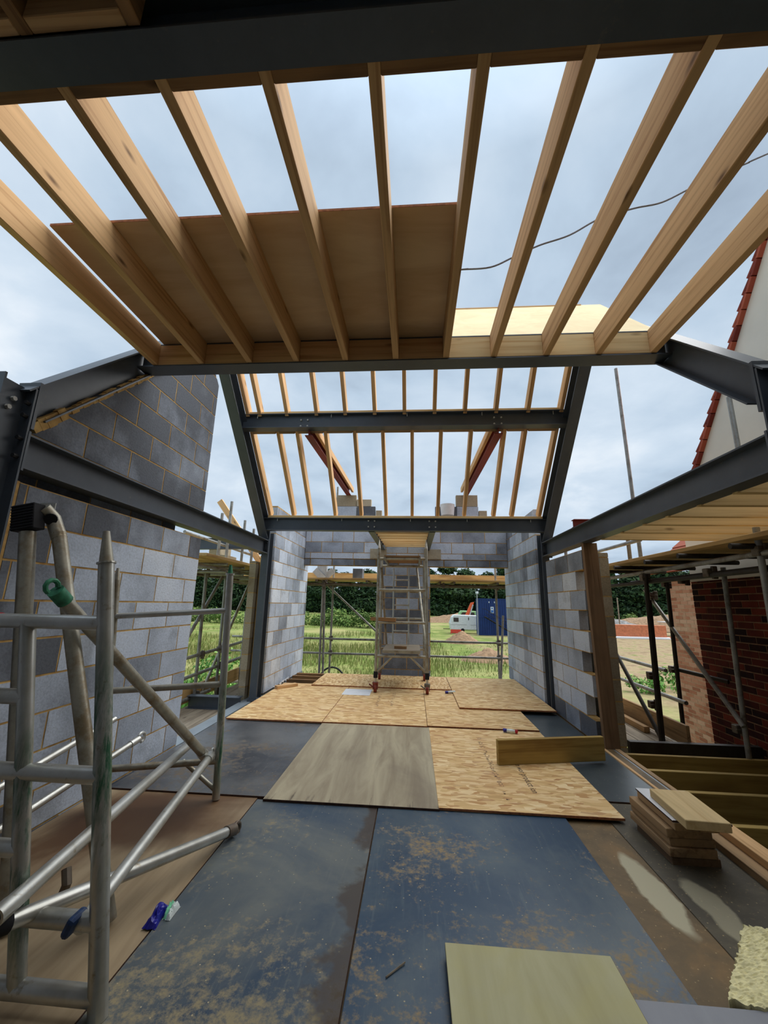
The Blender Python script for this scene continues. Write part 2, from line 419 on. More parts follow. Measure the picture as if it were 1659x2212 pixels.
leafmat('leaf_mid', (62, 90, 42), (94, 120, 58), (128, 148, 78))
leafmat('leaf_bright', (64, 112, 48), (104, 150, 70), (150, 184, 100))
leafmat('grass_blade', (96, 116, 54), (136, 146, 78), (186, 174, 126))
simple('soil', (146, 118, 90), 0.95, 0, 0.25, 3)
simple('bark', (92, 80, 66), 0.9)
simple('caravan_white', (226, 232, 234), 0.4)
simple('window_dark', (70, 62, 60), 0.2)
simple('container_blue', (20, 52, 112), 0.5, 0, 0.1, 2)
simple('sign_white', (220, 228, 236), 0.6)
simple('sign_blue', (60, 110, 180), 0.6)
simple('barrier_red', (226, 78, 62), 0.6)
simple('digger_orange', (224, 96, 52), 0.5)
simple('van_green', (150, 196, 140), 0.4)
simple('plastic_white', (228, 228, 230), 0.4, 0, 0.06)
simple('bag_blue', (36, 36, 150), 0.3, 0, 0.3, 30, 0.5)
simple('bag_mint', (150, 224, 186), 0.35)
simple('bag_white', (232, 242, 240), 0.35)
simple('rubble', (136, 134, 132), 0.95, 0, 0.3, 2)
simple('brickpack', (208, 128, 92), 0.9, 0, 0.15, 3)
simple('foam_yellow', (238, 228, 176), 0.95, 0, 0.16, 42)
simple('mesh_board', (226, 188, 120), 0.9, 0, 0.1, 12)
simple('ink', (62, 44, 40), 0.8)
simple('ink_faded', (156, 124, 98), 0.8)
simple('cable_grey', (96, 92, 96), 0.6)
simple('panel_grey', (176, 180, 184), 0.45, 0.3)

# ================================================================== builders
class M:
    def __init__(s): s.v = []; s.f = []; s.mi = []; s.t = []
    def face(s, idx, mi=0, t=0.5): s.f.append(idx); s.mi.append(mi); s.t.append(t)
    def box(s, c, d, mat=None, mi=0, t=0.5, mis=None):
        """box at centre c, full size d, optional rotation matrix; mis = material per face (-x,+x,-y,+y,-z,+z)"""
        b = len(s.v); hx, hy, hz = d[0] / 2, d[1] / 2, d[2] / 2
        for sx in (-1, 1):
            for sy in (-1, 1):
                for sz in (-1, 1):
                    p = Vector((sx * hx, sy * hy, sz * hz))
                    if mat is not None: p = mat @ p
                    s.v.append(Vector(c) + p)
        fs = ((0, 1, 3, 2), (4, 6, 7, 5), (0, 4, 5, 1), (2, 3, 7, 6), (0, 2, 6, 4), (1, 5, 7, 3))
        for i, f in enumerate(fs): s.face([b + q for q in f], mis[i] if mis else mi, t)
        return s
    def prism(s, poly, off, mi=0, t=0.5, mi_side=None):
        """poly: list of points (counter-clockwise seen from the side it faces), extruded by off"""
        b = len(s.v); n = len(poly); off = Vector(off)
        s.v += [Vector(p) for p in poly] + [Vector(p) + off for p in poly]
        s.face([b + i for i in range(n)], mi, t)
        s.face([b + n + i for i in reversed(range(n))], mi, t)
        for i in range(n):
            j = (i + 1) % n
            s.face([b + i, b + n + i, b + n + j, b + j], mi if mi_side is None else mi_side, t)
        return s
    def tube(s, pts, r, seg=12, mi=0, r2=None, ribs=False, hollow=False):
        pts = [Vector(p) for p in pts]; n = len(pts); b0 = len(s.v)
        t0 = (pts[1] - pts[0]).normalized()
        ref = Vector((0, 0, 1)) if abs(t0.z) < 0.9 else Vector((1, 0, 0))
        a = t0.cross(ref).normalized()
        for i, p in enumerate(pts):
            t = (pts[min(i + 1, n - 1)] - pts[max(i - 1, 0)]).normalized()
            a = (a - t * a.dot(t)).normalized(); bb = t.cross(a)
            rr = r if r2 is None else r + (r2 - r) * i / (n - 1)
            for q in range(seg):
                an = 2 * PI * q / seg
                rq = rr * (0.95 if ribs and q % 2 else 1.0)
                s.v.append(p + (a * math.cos(an) + bb * math.sin(an)) * rq)
        for i in range(n - 1):
            for q in range(seg):
                w = (q + 1) % seg
                s.face([b0 + i * seg + q, b0 + i * seg + w, b0 + (i + 1) * seg + w, b0 + (i + 1) * seg + q], mi)
        s.face([b0 + q for q in reversed(range(seg))], mi)
        s.face([b0 + (n - 1) * seg + q for q in range(seg)], mi)
        return s

WM = {}
def wm(o): return WM.get(o.name, Matrix.Identity(4))
def obj(name, m, mats, parent=None, origin=None, frame=None, tint=False, smooth=False):
    """links an M as one mesh object. frame: world matrix in whose local space m is already given"""
    if frame is None:
        if origin is None:
            zs = min(p.z for p in m.v)
            cx = (min(p.x for p in m.v) + max(p.x for p in m.v)) / 2; cy = (min(p.y for p in m.v) + max(p.y for p in m.v)) / 2
            origin = (cx, cy, zs)
        frame = Matrix.Translation(origin)
        off = Vector(origin)
        vs = [p - off for p in m.v]
    else: vs = m.v
    me = bpy.data.meshes.new(name)
    me.from_pydata([tuple(p) for p in vs], [], m.f)
    if isinstance(mats, str): mats = [mats]
    for q in mats: me.materials.append(MAT[q])
    me.polygons.foreach_set('material_index', m.mi)
    if tint:
        ca = me.color_attributes.new('tint', 'FLOAT_COLOR', 'CORNER')
        li = 0
        for pi, p in enumerate(me.polygons):
            for _ in range(p.loop_total):
                tv = m.t[pi]; ca.data[li].color = (tv, tv, tv, 1); li += 1
    if smooth:
        me.polygons.foreach_set('use_smooth', [True] * len(me.polygons))
    me.update()
    o = bpy.data.objects.new(name, me); C.objects.link(o)
    if smooth and smooth != 'all':
        md = o.modifiers.new('edge_split', 'EDGE_SPLIT'); md.split_angle = math.radians(40)
    if parent is not None:
        o.parent = parent
        o.matrix_basis = wm(parent).inverted() @ frame
    else: o.matrix_basis = frame
    WM[o.name] = frame.copy()
    return o
def tag(o, label, cat, group=None, kind=None):
    o['label'] = label; o['category'] = cat
    if group: o['group'] = group
    if kind: o['kind'] = kind
    return o
def struct(o): o['kind'] = 'structure'; return o
def empty(name, loc, label, cat, group=None):
    o = bpy.data.objects.new(name, None); C.objects.link(o); o.empty_display_size = 0.1
    o.location = loc; WM[o.name] = Matrix.Translation(loc)
    return tag(o, label, cat, group)
def bev(o, w=0.003, seg=1):
    b = o.modifiers.new('bevel', 'BEVEL'); b.width = w; b.segments = seg; b.limit_method = 'ANGLE'; return o
def frame_of(p0, p1, up=(0, 0, 1)):
    p0, p1 = Vector(p0), Vector(p1); x = (p1 - p0).normalized(); u = Vector(up)
    y = u.cross(x).normalized(); z = x.cross(y)
    mt = Matrix((x, y, z)).transposed().to_4x4(); mt.translation = (p0 + p1) / 2
    return mt, (p1 - p0).length
def timber_piece(name, p0, p1, w, d, mat, up=(0, 0, 1), parent=None, end=None):
    """straight timber, centre line p0-p1, width w across, depth d along up"""
    fr, L = frame_of(p0, p1, up)
    m = M(); m.box((0, 0, 0), (L, w, d), mis=(1, 1, 0, 0, 0, 0) if end else None)
    o = obj(name, m, [mat, end] if end else mat, parent, frame=fr)
    return bev(o, 0.003)
def ibeam_mesh(L, h, b, tw=0.0075, tf=0.010):
    prof = [(-b/2, -h/2), (b/2, -h/2), (b/2, -h/2+tf), (tw/2, -h/2+tf), (tw/2, h/2-tf), (b/2, h/2-tf), (b/2, h/2), (-b/2, h/2), (-b/2, h/2-tf), (-tw/2, h/2-tf), (-tw/2, -h/2+tf), (-b/2, -h/2+tf)]
    m = M(); n = len(prof)
    for x in (-L/2, L/2): m.v += [Vector((x, y, z)) for y, z in prof]
    for i in range(n):
        j = (i + 1) % n; m.face([i, j, n + j, n + i])
    for s, fl in ((0, True), (n, False)):
        for q in ((0, 1, 2, 3, 10, 11), (3, 4, 9, 10), (4, 5, 6, 7, 8, 9)):
            ids = [s + i for i in q]; m.face(ids[::-1] if fl else ids)
    return m
def steel(name, p0, p1, h, b, label, mat='steel_grey', up=(0, 0, 1), cat='steel beam', group=None, tf=0.010):
    fr, L = frame_of(p0, p1, up)
    o = obj(name, ibeam_mesh(L, h, b, 0.008, tf), mat, frame=fr)
    return tag(o, label, cat, group)
def bolt_on(parent, p, n, mat='bolt_zinc', r=0.014, l=0.022):
    m = M(); p = Vector(p); n = Vector(n).normalized(); m.tube([p - n * 0.004, p + n * l], r, 6)
    return obj('bolt', m, mat, parent)
def plate_on(parent, name, c, d, mat='steel_grey', rot=None):
    m = M(); m.box(c, d, rot); return obj(name, m, mat, parent)
def clip(poly, a, b, c):
    """keep the part of a 2-D polygon with a*u+b*z<=c"""
    outp = []
    for i in range(len(poly)):
        p, q = poly[i], poly[(i + 1) % len(poly)]
        fp, fq = a * p[0] + b * p[1] - c, a * q[0] + b * q[1] - c
        if fp <= 0: outp.append(p)
        if fp * fq < 0:
            t = fp / (fp - fq); outp.append((p[0] + (q[0] - p[0]) * t, p[1] + (q[1] - p[1]) * t))
    return outp
def masonry_wall(name, axis, face, out, thick, regions, cuts=(), z0=0.0125, phase=0.0, blen=0.45, course=0.225, joint=0.013,
                 mats=('block_grey', 'mortar_sand'), parent=None, tone=lambda u, z: 0.5, recess=0.003, rnd=0.5):
    """axis 'x': wall lies in plane x=face and u=y; axis 'y': plane y=face and u=x. out=+1/-1 side the face looks to.
    regions: (u0,u1,zlo,zhi) rectangles filled with coursed units; cuts: half planes (a,b,c) applied to every unit"""
    m = M()
    def P(u, z, d):
        return Vector((face + d, u, z)) if axis == 'x' else Vector((u, face + d, z))
    def add(poly, dfront, dback, mi, t):
        pts = [P(u, z, dfront) for u, z in poly]
        nrm = (pts[1] - pts[0]).cross(pts[2] - pts[0])
        comp = nrm.x if axis == 'x' else nrm.y
        if comp * out < 0: pts = pts[::-1]
        offv = Vector((dback - dfront, 0, 0)) if axis == 'x' else Vector((0, dback - dfront, 0))
        m.prism(pts, offv, mi, t)
    for (u0, u1, zl, zh) in regions:
        poly = [(u0, zl), (u1, zl), (u1, zh), (u0, zh)]
        for c in cuts: poly = clip(poly, *c)
        if len(poly) > 2: add([(min(max(p[0], u0 + 0.007), u1 - 0.007), p[1]) for p in poly], -out * recess, -out * (thick - 0.004), 1, 0.5)
        r0 = int(math.floor((zl - z0) / course + 1e-6)); r1 = int(math.ceil((zh - z0) / course - 1e-6))
        for r in range(r0, r1):
            za, zb = max(zl, z0 + r * course), min(zh, z0 + (r + 1) * course)
            if zb - za < 0.02: continue
            ph = phase + (blen / 2 if r % 2 else 0)
            i0 = int(math.floor((u0 - ph) / blen)) - 1
            for i in range(i0, i0 + int((u1 - u0) / blen) + 4):
                ua, ub = max(u0, ph + i * blen), min(u1, ph + (i + 1) * blen)
                if ub - ua < 0.025: continue
                q = [(ua + joint / 2, za + joint / 2), (ub - joint / 2, za + joint / 2), (ub - joint / 2, zb - joint / 2), (ua + joint / 2, zb - joint / 2)]
                for c in cuts: q = clip(q, *c)
                if len(q) < 3: continue
                t = tone((ua + ub) / 2, (za + zb) / 2) + random.uniform(-rnd / 2, rnd / 2)
                add(q, 0.0, -out * thick, 0, max(0, min(1, t)))
    return obj(name, m, list(mats), parent, tint=True)
ORD = ['first', 'second', 'third', 'fourth', 'fifth', 'sixth', 'seventh', 'eighth', 'ninth', 'tenth', 'eleventh', 'twelfth', 'thirteenth', 'fourteenth']

# ================================================================== ground and setting
def ground():
    bm = bmesh.new()
    n = 70
    def h(x, y):
        d = max(0.0, (y - 22) / 60)
        z = -3.05 + 0.22 * math.sin(x * 0.21 + 1.3) * math.sin(y * 0.17) * min(1, d) + 0.12 * math.sin(x * 0.63) * math.cos(y * 0.5) * min(1, d * 2)
        z += 0.5 * min(1, max(0, (y - 42) / 14))
        if y > 95: z += min(1, (y - 95) / 60) * 2.0
        return z
    xs = [-260 + 520 * (i / n) for i in range(n + 1)]
    ys = [-30 + 330 * (j / n) ** 1.6 for j in range(n + 1)]
    g_ = [[bm.verts.new((x, y, h(x, y))) for x in xs] for y in ys]
    for j in range(n):
        for i in range(n): bm.faces.new((g_[j][i], g_[j][i + 1], g_[j + 1][i + 1], g_[j + 1][i]))
    me = bpy.data.meshes.new('ground'); bm.to_mesh(me); bm.free()
    me.materials.append(MAT['meadow'])
    for p in me.polygons: p.use_smooth = True
    o = bpy.data.objects.new('ground', me); C.objects.link(o); struct(o)
ground()

# floor deck and what carries it
def floor_deck():
    m = M()
    m.box((-0.125, 2.55, -0.02), (4.27, 9.1, 0.04))
    struct(obj('floor', m, 'deck_chipboard', origin=(0, 0, 0)))
floor_deck()
# lower storey walls under the floor (only their shade matters, seen through the joist gaps)
m = M(); m.box((-2.32, 3.1, -1.65), (0.1, 10.6, 2.8)); struct(obj('wall_below_left', m, 'block_grey', tint=True))
m = M(); m.box((1.96, 3.1, -1.65), (0.1, 10.6, 2.75)); struct(obj('wall_below_right', m, 'block_grey', tint=True))
m = M(); m.box((0.9, 8.62, -1.69), (6.0, 0.12, 2.7)); struct(obj('wall_below_back', m, 'block_grey', tint=True))

m = M(); m.box((1.2, -3.45, 0.4), (8.4, 0.12, 6.8)); struct(obj('wall_shade_front', m, 'block_grey', tint=True))  # unseen wall behind the camera, added to darken the foreground
m = M(); m.box((-2.45, -1.0, 0.7), (0.1, 4.9, 5.6)); struct(obj('wall_shade_left', m, 'block_grey', tint=True))  # added side wall out of view, keeps sky light off the foreground
m = M(); m.box((5.4, -1.2, 0.7), (0.1, 4.4, 5.6)); struct(obj('wall_shade_right', m, 'block_grey', tint=True))  # added out of view, blocks sky light from behind on the right
m = M(); m.box((3.85, -1.2, 3.49), (3.08, 4.5, 0.03)); struct(obj('ceiling', m, 'ply_roof'))  # unseen roof panel, added to cut sky light on the right
# left wall -----------------------------------------------------
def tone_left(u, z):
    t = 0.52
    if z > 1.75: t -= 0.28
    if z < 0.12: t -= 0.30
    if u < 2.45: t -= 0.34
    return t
ends = []
for r in range(9):
    ends.append((2.07, 4.18, 0.0125 + r * 0.225, 0.0125 + (r + 1) * 0.225))
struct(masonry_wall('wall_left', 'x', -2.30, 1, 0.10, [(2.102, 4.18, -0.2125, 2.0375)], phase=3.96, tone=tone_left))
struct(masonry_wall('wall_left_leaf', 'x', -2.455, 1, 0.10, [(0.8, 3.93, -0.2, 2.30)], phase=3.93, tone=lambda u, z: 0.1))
m = M(); m.box((-2.325, 2.078, 1.01), (0.06, 0.044, 2.06)); struct(obj('trim_1', m, 'mortar_sand'))
fr, L = frame_of((-2.292, 2.09, 2.372), (-2.292, 3.6, 3.882), (0, -1, 1))
m = M()
for i in range(40): m.box((-L / 2 + L * (i + 0.5) / 40, random.uniform(-.004, .004), random.uniform(-.006, .006)), (L / 40 + 0.01, 0.035, 0.026 + random.uniform(0, .016) + (0.03 if i < 5 else 0)))
struct(obj('trim_2', m, 'mortar_sand', frame=fr))
# gable infill between the tie beam and the raking beam
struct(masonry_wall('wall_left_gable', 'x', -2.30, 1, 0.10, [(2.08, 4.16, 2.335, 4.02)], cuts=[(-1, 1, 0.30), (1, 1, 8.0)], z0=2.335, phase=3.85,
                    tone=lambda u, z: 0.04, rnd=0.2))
# reveals either side of the far opening
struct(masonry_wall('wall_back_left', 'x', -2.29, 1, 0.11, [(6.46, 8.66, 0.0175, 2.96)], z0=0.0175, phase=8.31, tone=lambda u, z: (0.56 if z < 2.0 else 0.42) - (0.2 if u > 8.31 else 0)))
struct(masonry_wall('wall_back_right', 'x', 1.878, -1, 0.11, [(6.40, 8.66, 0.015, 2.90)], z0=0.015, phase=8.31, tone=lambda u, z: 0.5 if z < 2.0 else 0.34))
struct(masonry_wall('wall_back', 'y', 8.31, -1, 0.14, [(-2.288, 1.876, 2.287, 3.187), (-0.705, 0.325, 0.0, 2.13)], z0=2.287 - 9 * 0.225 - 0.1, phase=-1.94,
                    tone=lambda u, z: 0.42 if z > 2.2 else 0.12))  # central pier gets a darker tone: its shade is put into the tint
# half-height lintel course
m = M()
for i in range(10):
    ua = max(-2.288, -2.16 + (i - 1) * 0.46); ub = min(1.876, -2.16 + i * 0.46)
    if ub - ua > 0.05: m.box(((ua + ub) / 2, 8.37, 2.214), (ub - ua - 0.02, 0.12, 0.125), t=random.uniform(0.05, 0.3))
m.box((-0.2, 8.385, 2.214), (4.16, 0.11, 0.142), mi=1)
struct(obj('lintel', m, ['block_grey', 'mortar_sand'], tint=True))
# concrete padstones
for i, x in enumerate((-0.80, 0.43)):
    m = M(); m.box((x + 0.06 * (1 - 2 * i), 8.345, 2.40), (0.34, 0.12, 0.20))
    tag(bev(obj('padstone', m, 'concrete_pad')), 'buff concrete padstone on %s of the central tower head' % ('the left side', 'the right side')[i], 'padstone', 'padstones in the back wall')
# right wall with toothed end
reg = []
for r in range(9):
    z0 = 0.0125 + r * 0.225
    reg.append(((4.985 if r % 2 else 4.76), 6.06, z0, z0 + 0.225))
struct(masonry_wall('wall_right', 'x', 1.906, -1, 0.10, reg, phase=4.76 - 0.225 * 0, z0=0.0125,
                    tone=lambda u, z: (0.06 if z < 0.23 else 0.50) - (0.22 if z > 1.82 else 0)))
struct(masonry_wall('wall_right_outer', 'x', 2.175, -1, 0.10, [(4.93, 8.6, -0.275, 2.03)], z0=-0.05, phase=4.93, mats=('block_buff', 'mortar_sand'), tone=lambda u, z: 0.4))
struct(masonry_wall('wall_left_outer', 'x', -2.455, 1, 0.10, [(6.15, 8.6, -0.06, 2.0)], z0=-0.06, phase=6.15, mats=('block_buff', 'mortar_sand'), tone=lambda u, z: 0.4))

# ================================================================== steel frame
# left and right portal frames: columns, tie beams, raking beams
LX, RX = -2.325, 1.942
def column(x, y0, y1, z0, z1, label, w=0.134):
    e_ = empty('steel_column', (x, (y0 + y1) / 2, z0), label, 'steel column', 'steel columns of the portal frames')
    fr, L = frame_of((x, (y0 + y1) / 2, z0), (x, (y0 + y1) / 2, z1), (0, 1, 0))
    obj('shaft', ibeam_mesh(L, y1 - y0, w, 0.008, 0.012), 'steel_grey', e_, frame=fr)
    plate_on(e_, 'base_plate', (x, (y0 + y1) / 2, z0 + 0.006), (w + 0.03, y1 - y0 + 0.06, 0.012))
    return e_
for side, x, s in (('left', LX, 1), ('right', RX, -1)):
    o_ = 0.0 if side == 'left' else 0.10
    c_ = column(x, 1.85 + o_, 2.05 + o_, -0.05, 2.60 + o_, 'dark grey steel column nearest the camera on the %s, carrying the near raking beam' % side)
    for zz in ((2.42, 2.50, 2.28, 2.17) if side == 'left' else ()):
        bolt_on(c_, (x + s * 0.045, 2.038, zz), (0, -1, 0), 'bolt_dark', 0.013, 0.03)
    for (yy, zz) in (((1.97, 2.50), (1.95, 2.44)) if side == 'left' else ()):
        bolt_on(c_, (x + s * 0.004, yy, zz), (s, 0, 0), 'bolt_zinc', 0.014, 0.02)
    c_ = column(x + s * 0.022, 6.08, 6.28, 0.0, 2.46, 'dark grey steel column at the far opening on the %s' % side, 0.105)
    t_ = empty('steel_beam', (x, 2.05, 2.11), 'horizontal dark grey steel tie beam along the %s side between near and far columns' % side, 'steel beam', 'steel tie beams')
    fr, L = frame_of((x, 2.062 + o_, 2.214), (x, 6.068, 2.214))
    obj('beam', ibeam_mesh(L, 0.208, 0.134, 0.008, 0.011), 'steel_grey', t_, frame=fr)
    plate_on(t_, 'end_plate', (x, 2.058 + o_, 2.214), (0.14, 0.014, 0.24)); plate_on(t_, 'end_plate', (x, 6.072, 2.214), (0.14, 0.014, 0.24))
    for zz in (2.16, 2.27): bolt_on(t_, (x + s * 0.048, 6.064, zz), (0, -1, 0), 'bolt_dark', 0.011, 0.02)
    for nm, ya, za, yb, zb in (('near', 2.07 + o_, 2.50 + o_, 3.98, 4.41), ('far', 6.10, 2.41, 4.02, 4.49)):
        e_ = empty('raking_beam', (x, ya, za - 0.1), 'dark grey steel raking beam on the %s, sloping up from the %s column' % (side, nm), 'steel beam', 'steel raking beams')
        upv = (0, -1, 1) if nm == 'near' else (0, 1, 1)
        fr, L = frame_of((x, ya, za), (x, yb, zb), upv)
        obj('beam', ibeam_mesh(L, 0.203, 0.134, 0.008, 0.010), 'steel_grey', e_, frame=fr)
        if nm == 'near': plate_on(e_, 'end_plate', (x, 2.064 + o_, 2.50 + o_), (0.14, 0.02, 0.30))

# roof purlins running across
def purlin(name, y, zb, h, x0, x1, label, b=0.134):
    e_ = empty(name, ((x0 + x1) / 2, y, zb), label, 'steel beam')
    fr, L = frame_of((x0, y, zb + h / 2), (x1, y, zb + h / 2))
    obj('beam', ibeam_mesh(L, h, b, 0.008, 0.010), 'steel_grey', e_, frame=fr)
    return e_
purlin('steel_beam', 0.975, 3.270, 0.203, -2.6, 2.3, 'nearly black steel beam overhead across the top of the photo, joists end on it', 0.134)
np_ = purlin('steel_beam', 2.922, 3.268, 0.203, -2.31, 1.93, 'dark steel beam across the middle, far ends of the flat roof joists sit on it', 0.142)
mp_ = purlin('steel_beam', 4.90, 3.630, 0.20, -2.31, 1.93, 'upper dark steel purlin between the two rows of sloping rafters', 0.13)
ep_ = purlin('steel_beam', 5.985, 2.455, 0.192, -2.31, 1.93, 'lower dark steel eaves beam over the far opening', 0.11)
for cx in (-1.465, 1.06):
    for dx_ in (-0.045, 0.045):
        for dz in (-0.043, 0.043): bolt_on(mp_, (cx + dx_, 4.894, 3.71 + dz), (0, -1, 0), 'bolt_zinc', 0.012, 0.018)
for cx in (-0.648, 0.268):
    for dx_ in (-0.046, 0.046):
        for dz in (-0.045, 0.045): bolt_on(ep_, (cx + dx_, 5.979, 2.565 + dz), (0, -1, 0), 'bolt_zinc', 0.012, 0.018)
for x in (-2.1, -1.1, -0.1, 0.86, 1.75):     # threaded studs through the purlin flange
    m = M(); m.tube([(x, 4.86, 3.775), (x, 4.86, 3.835)], 0.005, 6); obj('stud', m, 'bolt_zinc', mp_)
for x in (-2.1, -1.1, -0.06, 0.78, 1.7):
    m = M(); m.tube([(x, 5.95, 2.60), (x, 5.95, 2.655)], 0.005, 6); obj('stud', m, 'bolt_zinc', ep_)
# red primed beams of the front dormer
for side, x in (('left', -1.41), ('right', 1.075)):
    e_ = empty('steel_beam', (x, 5.0, 3.55), 'red primed steel beam running out from the upper purlin, %s of the pair' % side, 'steel beam', 'red primed dormer beams')
    fr, L = frame_of((x, 4.93, 3.625), (x, 8.36, 3.725)); obj('beam', ibeam_mesh(L, 0.15, 0.10), 'red_oxide', e_, frame=fr)
    s = 1 if side == 'left' else -1
    timber_piece('side_timber', (x + s * 0.085, 5.0, 3.66), (x + s * 0.085, 8.30, 3.76), 0.045, 0.10, 'pine', parent=e_)
# beams carrying the little ladder of ceiling joists
for side, x in (('left', -0.648), ('right', 0.268)):
    steel('steel_beam', (x, 6.0, 2.50), (x, 8.30, 2.53), 0.11, 0.09, 'dark steel bearer from eaves beam to back wall, on the %s of the short joists' % side, group='bearers over the far tower')
for i in range(7):
    y = 6.18 + i * 0.335
    tag(timber_piece('ceiling_joist', (-0.60, y, 2.505 + 0.012 * i), (0.22, y, 2.505 + 0.012 * i), 0.045, 0.10, 'pine_fresh'), 'pale short ceiling joist between steel bearers, %s back from the eaves beam' % ORD[i], 'joist', 'short ceiling joists above the far tower')
# stray steels outside
steel('steel_beam', (-3.92, 7.0, 2.38), (-2.62, 7.0, 2.40), 0.20, 0.10, 'short blue-grey steel beam outside behind the left tie beam')
steel('steel_beam', (2.17, 5.62, 2.515), (3.3, 5.62, 2.515), 0.11, 0.10, 'short red primed steel end showing above the right tie beam', 'red_oxide')
steel('steel_beam', (-3.20, 6.0, -0.02), (-2.44, 6.0, -0.02), 0.17, 0.13, 'grey steel stub beam projecting outside at floor level beside the left block pier')
# floor edge steels
m = M(); m.box((-2.385, 5.2, -0.02), (0.15, 7.2, 0.03)); m.box((-2.385, 5.2, -0.13), (0.01, 7.2, 0.19)); m.box((-2.385, 5.2, -0.215), (0.15, 7.2, 0.02))
o = obj('floor_edge_beam', m, 'steel_plate'); tag(o, 'pale grey steel beam along the left edge of the floor', 'steel beam')
e_ = empty('floor_edge_beam', (1.98, 2.3, -0.2), 'pale grey steel beam with timber sides along the right edge of the floor', 'steel beam')
m = M(); m.box((1.985, 2.35, -0.012), (0.085, 4.66, 0.02)); m.box((1.985, 2.35, -0.11), (0.01, 4.66, 0.18)); obj('top_flange', m, 'steel_plate', e_)
timber_piece('side_timber', (1.925, 0.05, -0.05), (1.925, 4.68, -0.05), 0.028, 0.11, 'pine', parent=e_)
timber_piece('side_timber', (2.055, 0.05, -0.06), (2.055, 4.70, -0.06), 0.045, 0.13, 'pine_grey', parent=e_)

# ================================================================== flat roof joists and rafters
JX = [-2.15, -1.75, -1.345, -0.955, -0.555, -0.152, 0.242, 0.612, 1.01, 1.40, 1.80]
for i, x in enumerate(JX):
    tag(timber_piece('roof_joist', (x, 1.045, 3.3775), (x, 2.862, 3.3775), 0.047, 0.195, 'pine'), 'large sawn timber flat roof joist, %s from the left' % ORD[i], 'joist', 'flat roof joists overhead')
for i in range(len(JX) - 1):
    xa, xb = JX[i] + 0.0235, JX[i + 1] - 0.0235
    tag(timber_piece('noggin', (xa, 2.875, 3.3775), (xb, 2.875, 3.3775), 0.045, 0.192, 'pine' if i < 6 else 'pine_fresh'), 'timber header at far ends of the roof joists, %s gap from the left' % ORD[i], 'noggin', 'headers along the far roof beam')
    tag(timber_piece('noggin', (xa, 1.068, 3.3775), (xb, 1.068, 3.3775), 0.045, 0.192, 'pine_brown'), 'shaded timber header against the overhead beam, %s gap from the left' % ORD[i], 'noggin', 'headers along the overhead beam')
# roof on the camera's side of the overhead beam
for i, x in enumerate((-2.15, -1.75, -1.345, -0.955)):
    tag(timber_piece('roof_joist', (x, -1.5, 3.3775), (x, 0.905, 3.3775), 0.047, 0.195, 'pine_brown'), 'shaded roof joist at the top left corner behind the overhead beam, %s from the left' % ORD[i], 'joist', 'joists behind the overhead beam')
for i, (xa, xb) in enumerate(((-2.12, -1.78), (-1.72, -1.37), (-1.32, -0.98))):
    tag(timber_piece('noggin', (xa, 0.882, 3.3775), (xb, 0.882, 3.3775), 0.045, 0.192, 'pine'), 'timber header on the near side of the overhead beam, %s gap from the left' % ORD[i], 'noggin', 'headers behind the overhead beam')
def sheet(name, x0, x1, y0, y1, z0, th, mats, label, cat='sheet', rot=0.0, group=None, flip=False):
    """flat board; the local Y axis is the long grain unless flipped"""
    m = M(); w, l = x1 - x0, y1 - y0
    m.box((0, 0, 0), (w, l, th) if not flip else (l, w, th), mis=(1, 1, 1, 1, 0, 0))
    fr = Matrix.Translation(((x0 + x1) / 2, (y0 + y1) / 2, z0 + th / 2)) @ Matrix.Rotation(rot + (PI / 2 if flip else 0), 4, 'Z')
    return tag(bev(obj(name, m, list(mats), frame=fr), 0.002), label, cat, group)
sheet('plywood_sheet', -2.6, 2.3, -3.2, 0.93, 3.476, 0.018, ('ply_roof', 'ply_edge'), 'plywood roof deck behind the overhead steel beam at the top left corner', 'plywood sheet', flip=True)
sheet('plywood_sheet', -2.11, 0.235, 1.762, 2.96, 3.476, 0.018, ('ply_roof', 'osb_edge'), 'large plywood sheet lying on top of the left roof joists', 'plywood sheet', flip=True)
# plywood on the near slope, seen over the headers
m = M(); m.prism([Vector((-0.62, 2.875, 3.485)), Vector((1.87, 2.875, 3.485)), Vector((2.09, 4.11, 4.75)), Vector((-0.62, 4.11, 4.75))], (0, 0.013, -0.013), 0, 0.5, 1)
tag(obj('plywood_sheet', m, ['ply_fresh', 'osb_edge']), 'pale plywood sheet on the slope beyond the headers, right of the big sheet', 'plywood sheet')
# sloping rafters in two rows
UXs = [-2.235, -2.07, -1.70, -1.30, -0.915, -0.525, -0.135, 0.255, 0.645, 1.04, 1.44, 1.85]
LXs = [-2.235, -1.865, -1.60, -1.21, -0.81, -0.43, -0.035, 0.35, 0.745, 1.178, 1.445, 1.84]
def rafter(x, ya, yb, c=8.66, d=0.125):
    o_ = d / 2 / math.sqrt(2)
    return timber_piece('rafter', (x, ya + o_, c - ya + o_), (x, yb + o_, c - yb + o_), 0.047, d, 'pine', up=(0, 1, 1))
for i, x in enumerate(UXs):
    tag(rafter(x, 4.86, 4.06), 'rafter in the upper row above the upper purlin, %s from the left' % ORD[i], 'rafter', 'upper row of rafters')
for i, x in enumerate(LXs):
    tag(rafter(x, 6.0, 4.99), 'rafter in the lower row below the upper purlin, %s from the left' % ORD[i], 'rafter', 'lower row of rafters')
tag(timber_piece('ridge_board', (-2.25, 4.10, 4.66), (1.87, 4.10, 4.66), 0.04, 0.16, 'pine'), 'timber ridge board where the upper rafters meet', 'ridge board')
tag(timber_piece('timber_plate', (-2.25, 4.90, 3.848), (1.87, 4.90, 3.848), 0.10, 0.034, 'pine_fresh'), 'timber plate on top of the upper steel purlin', 'timber plate')
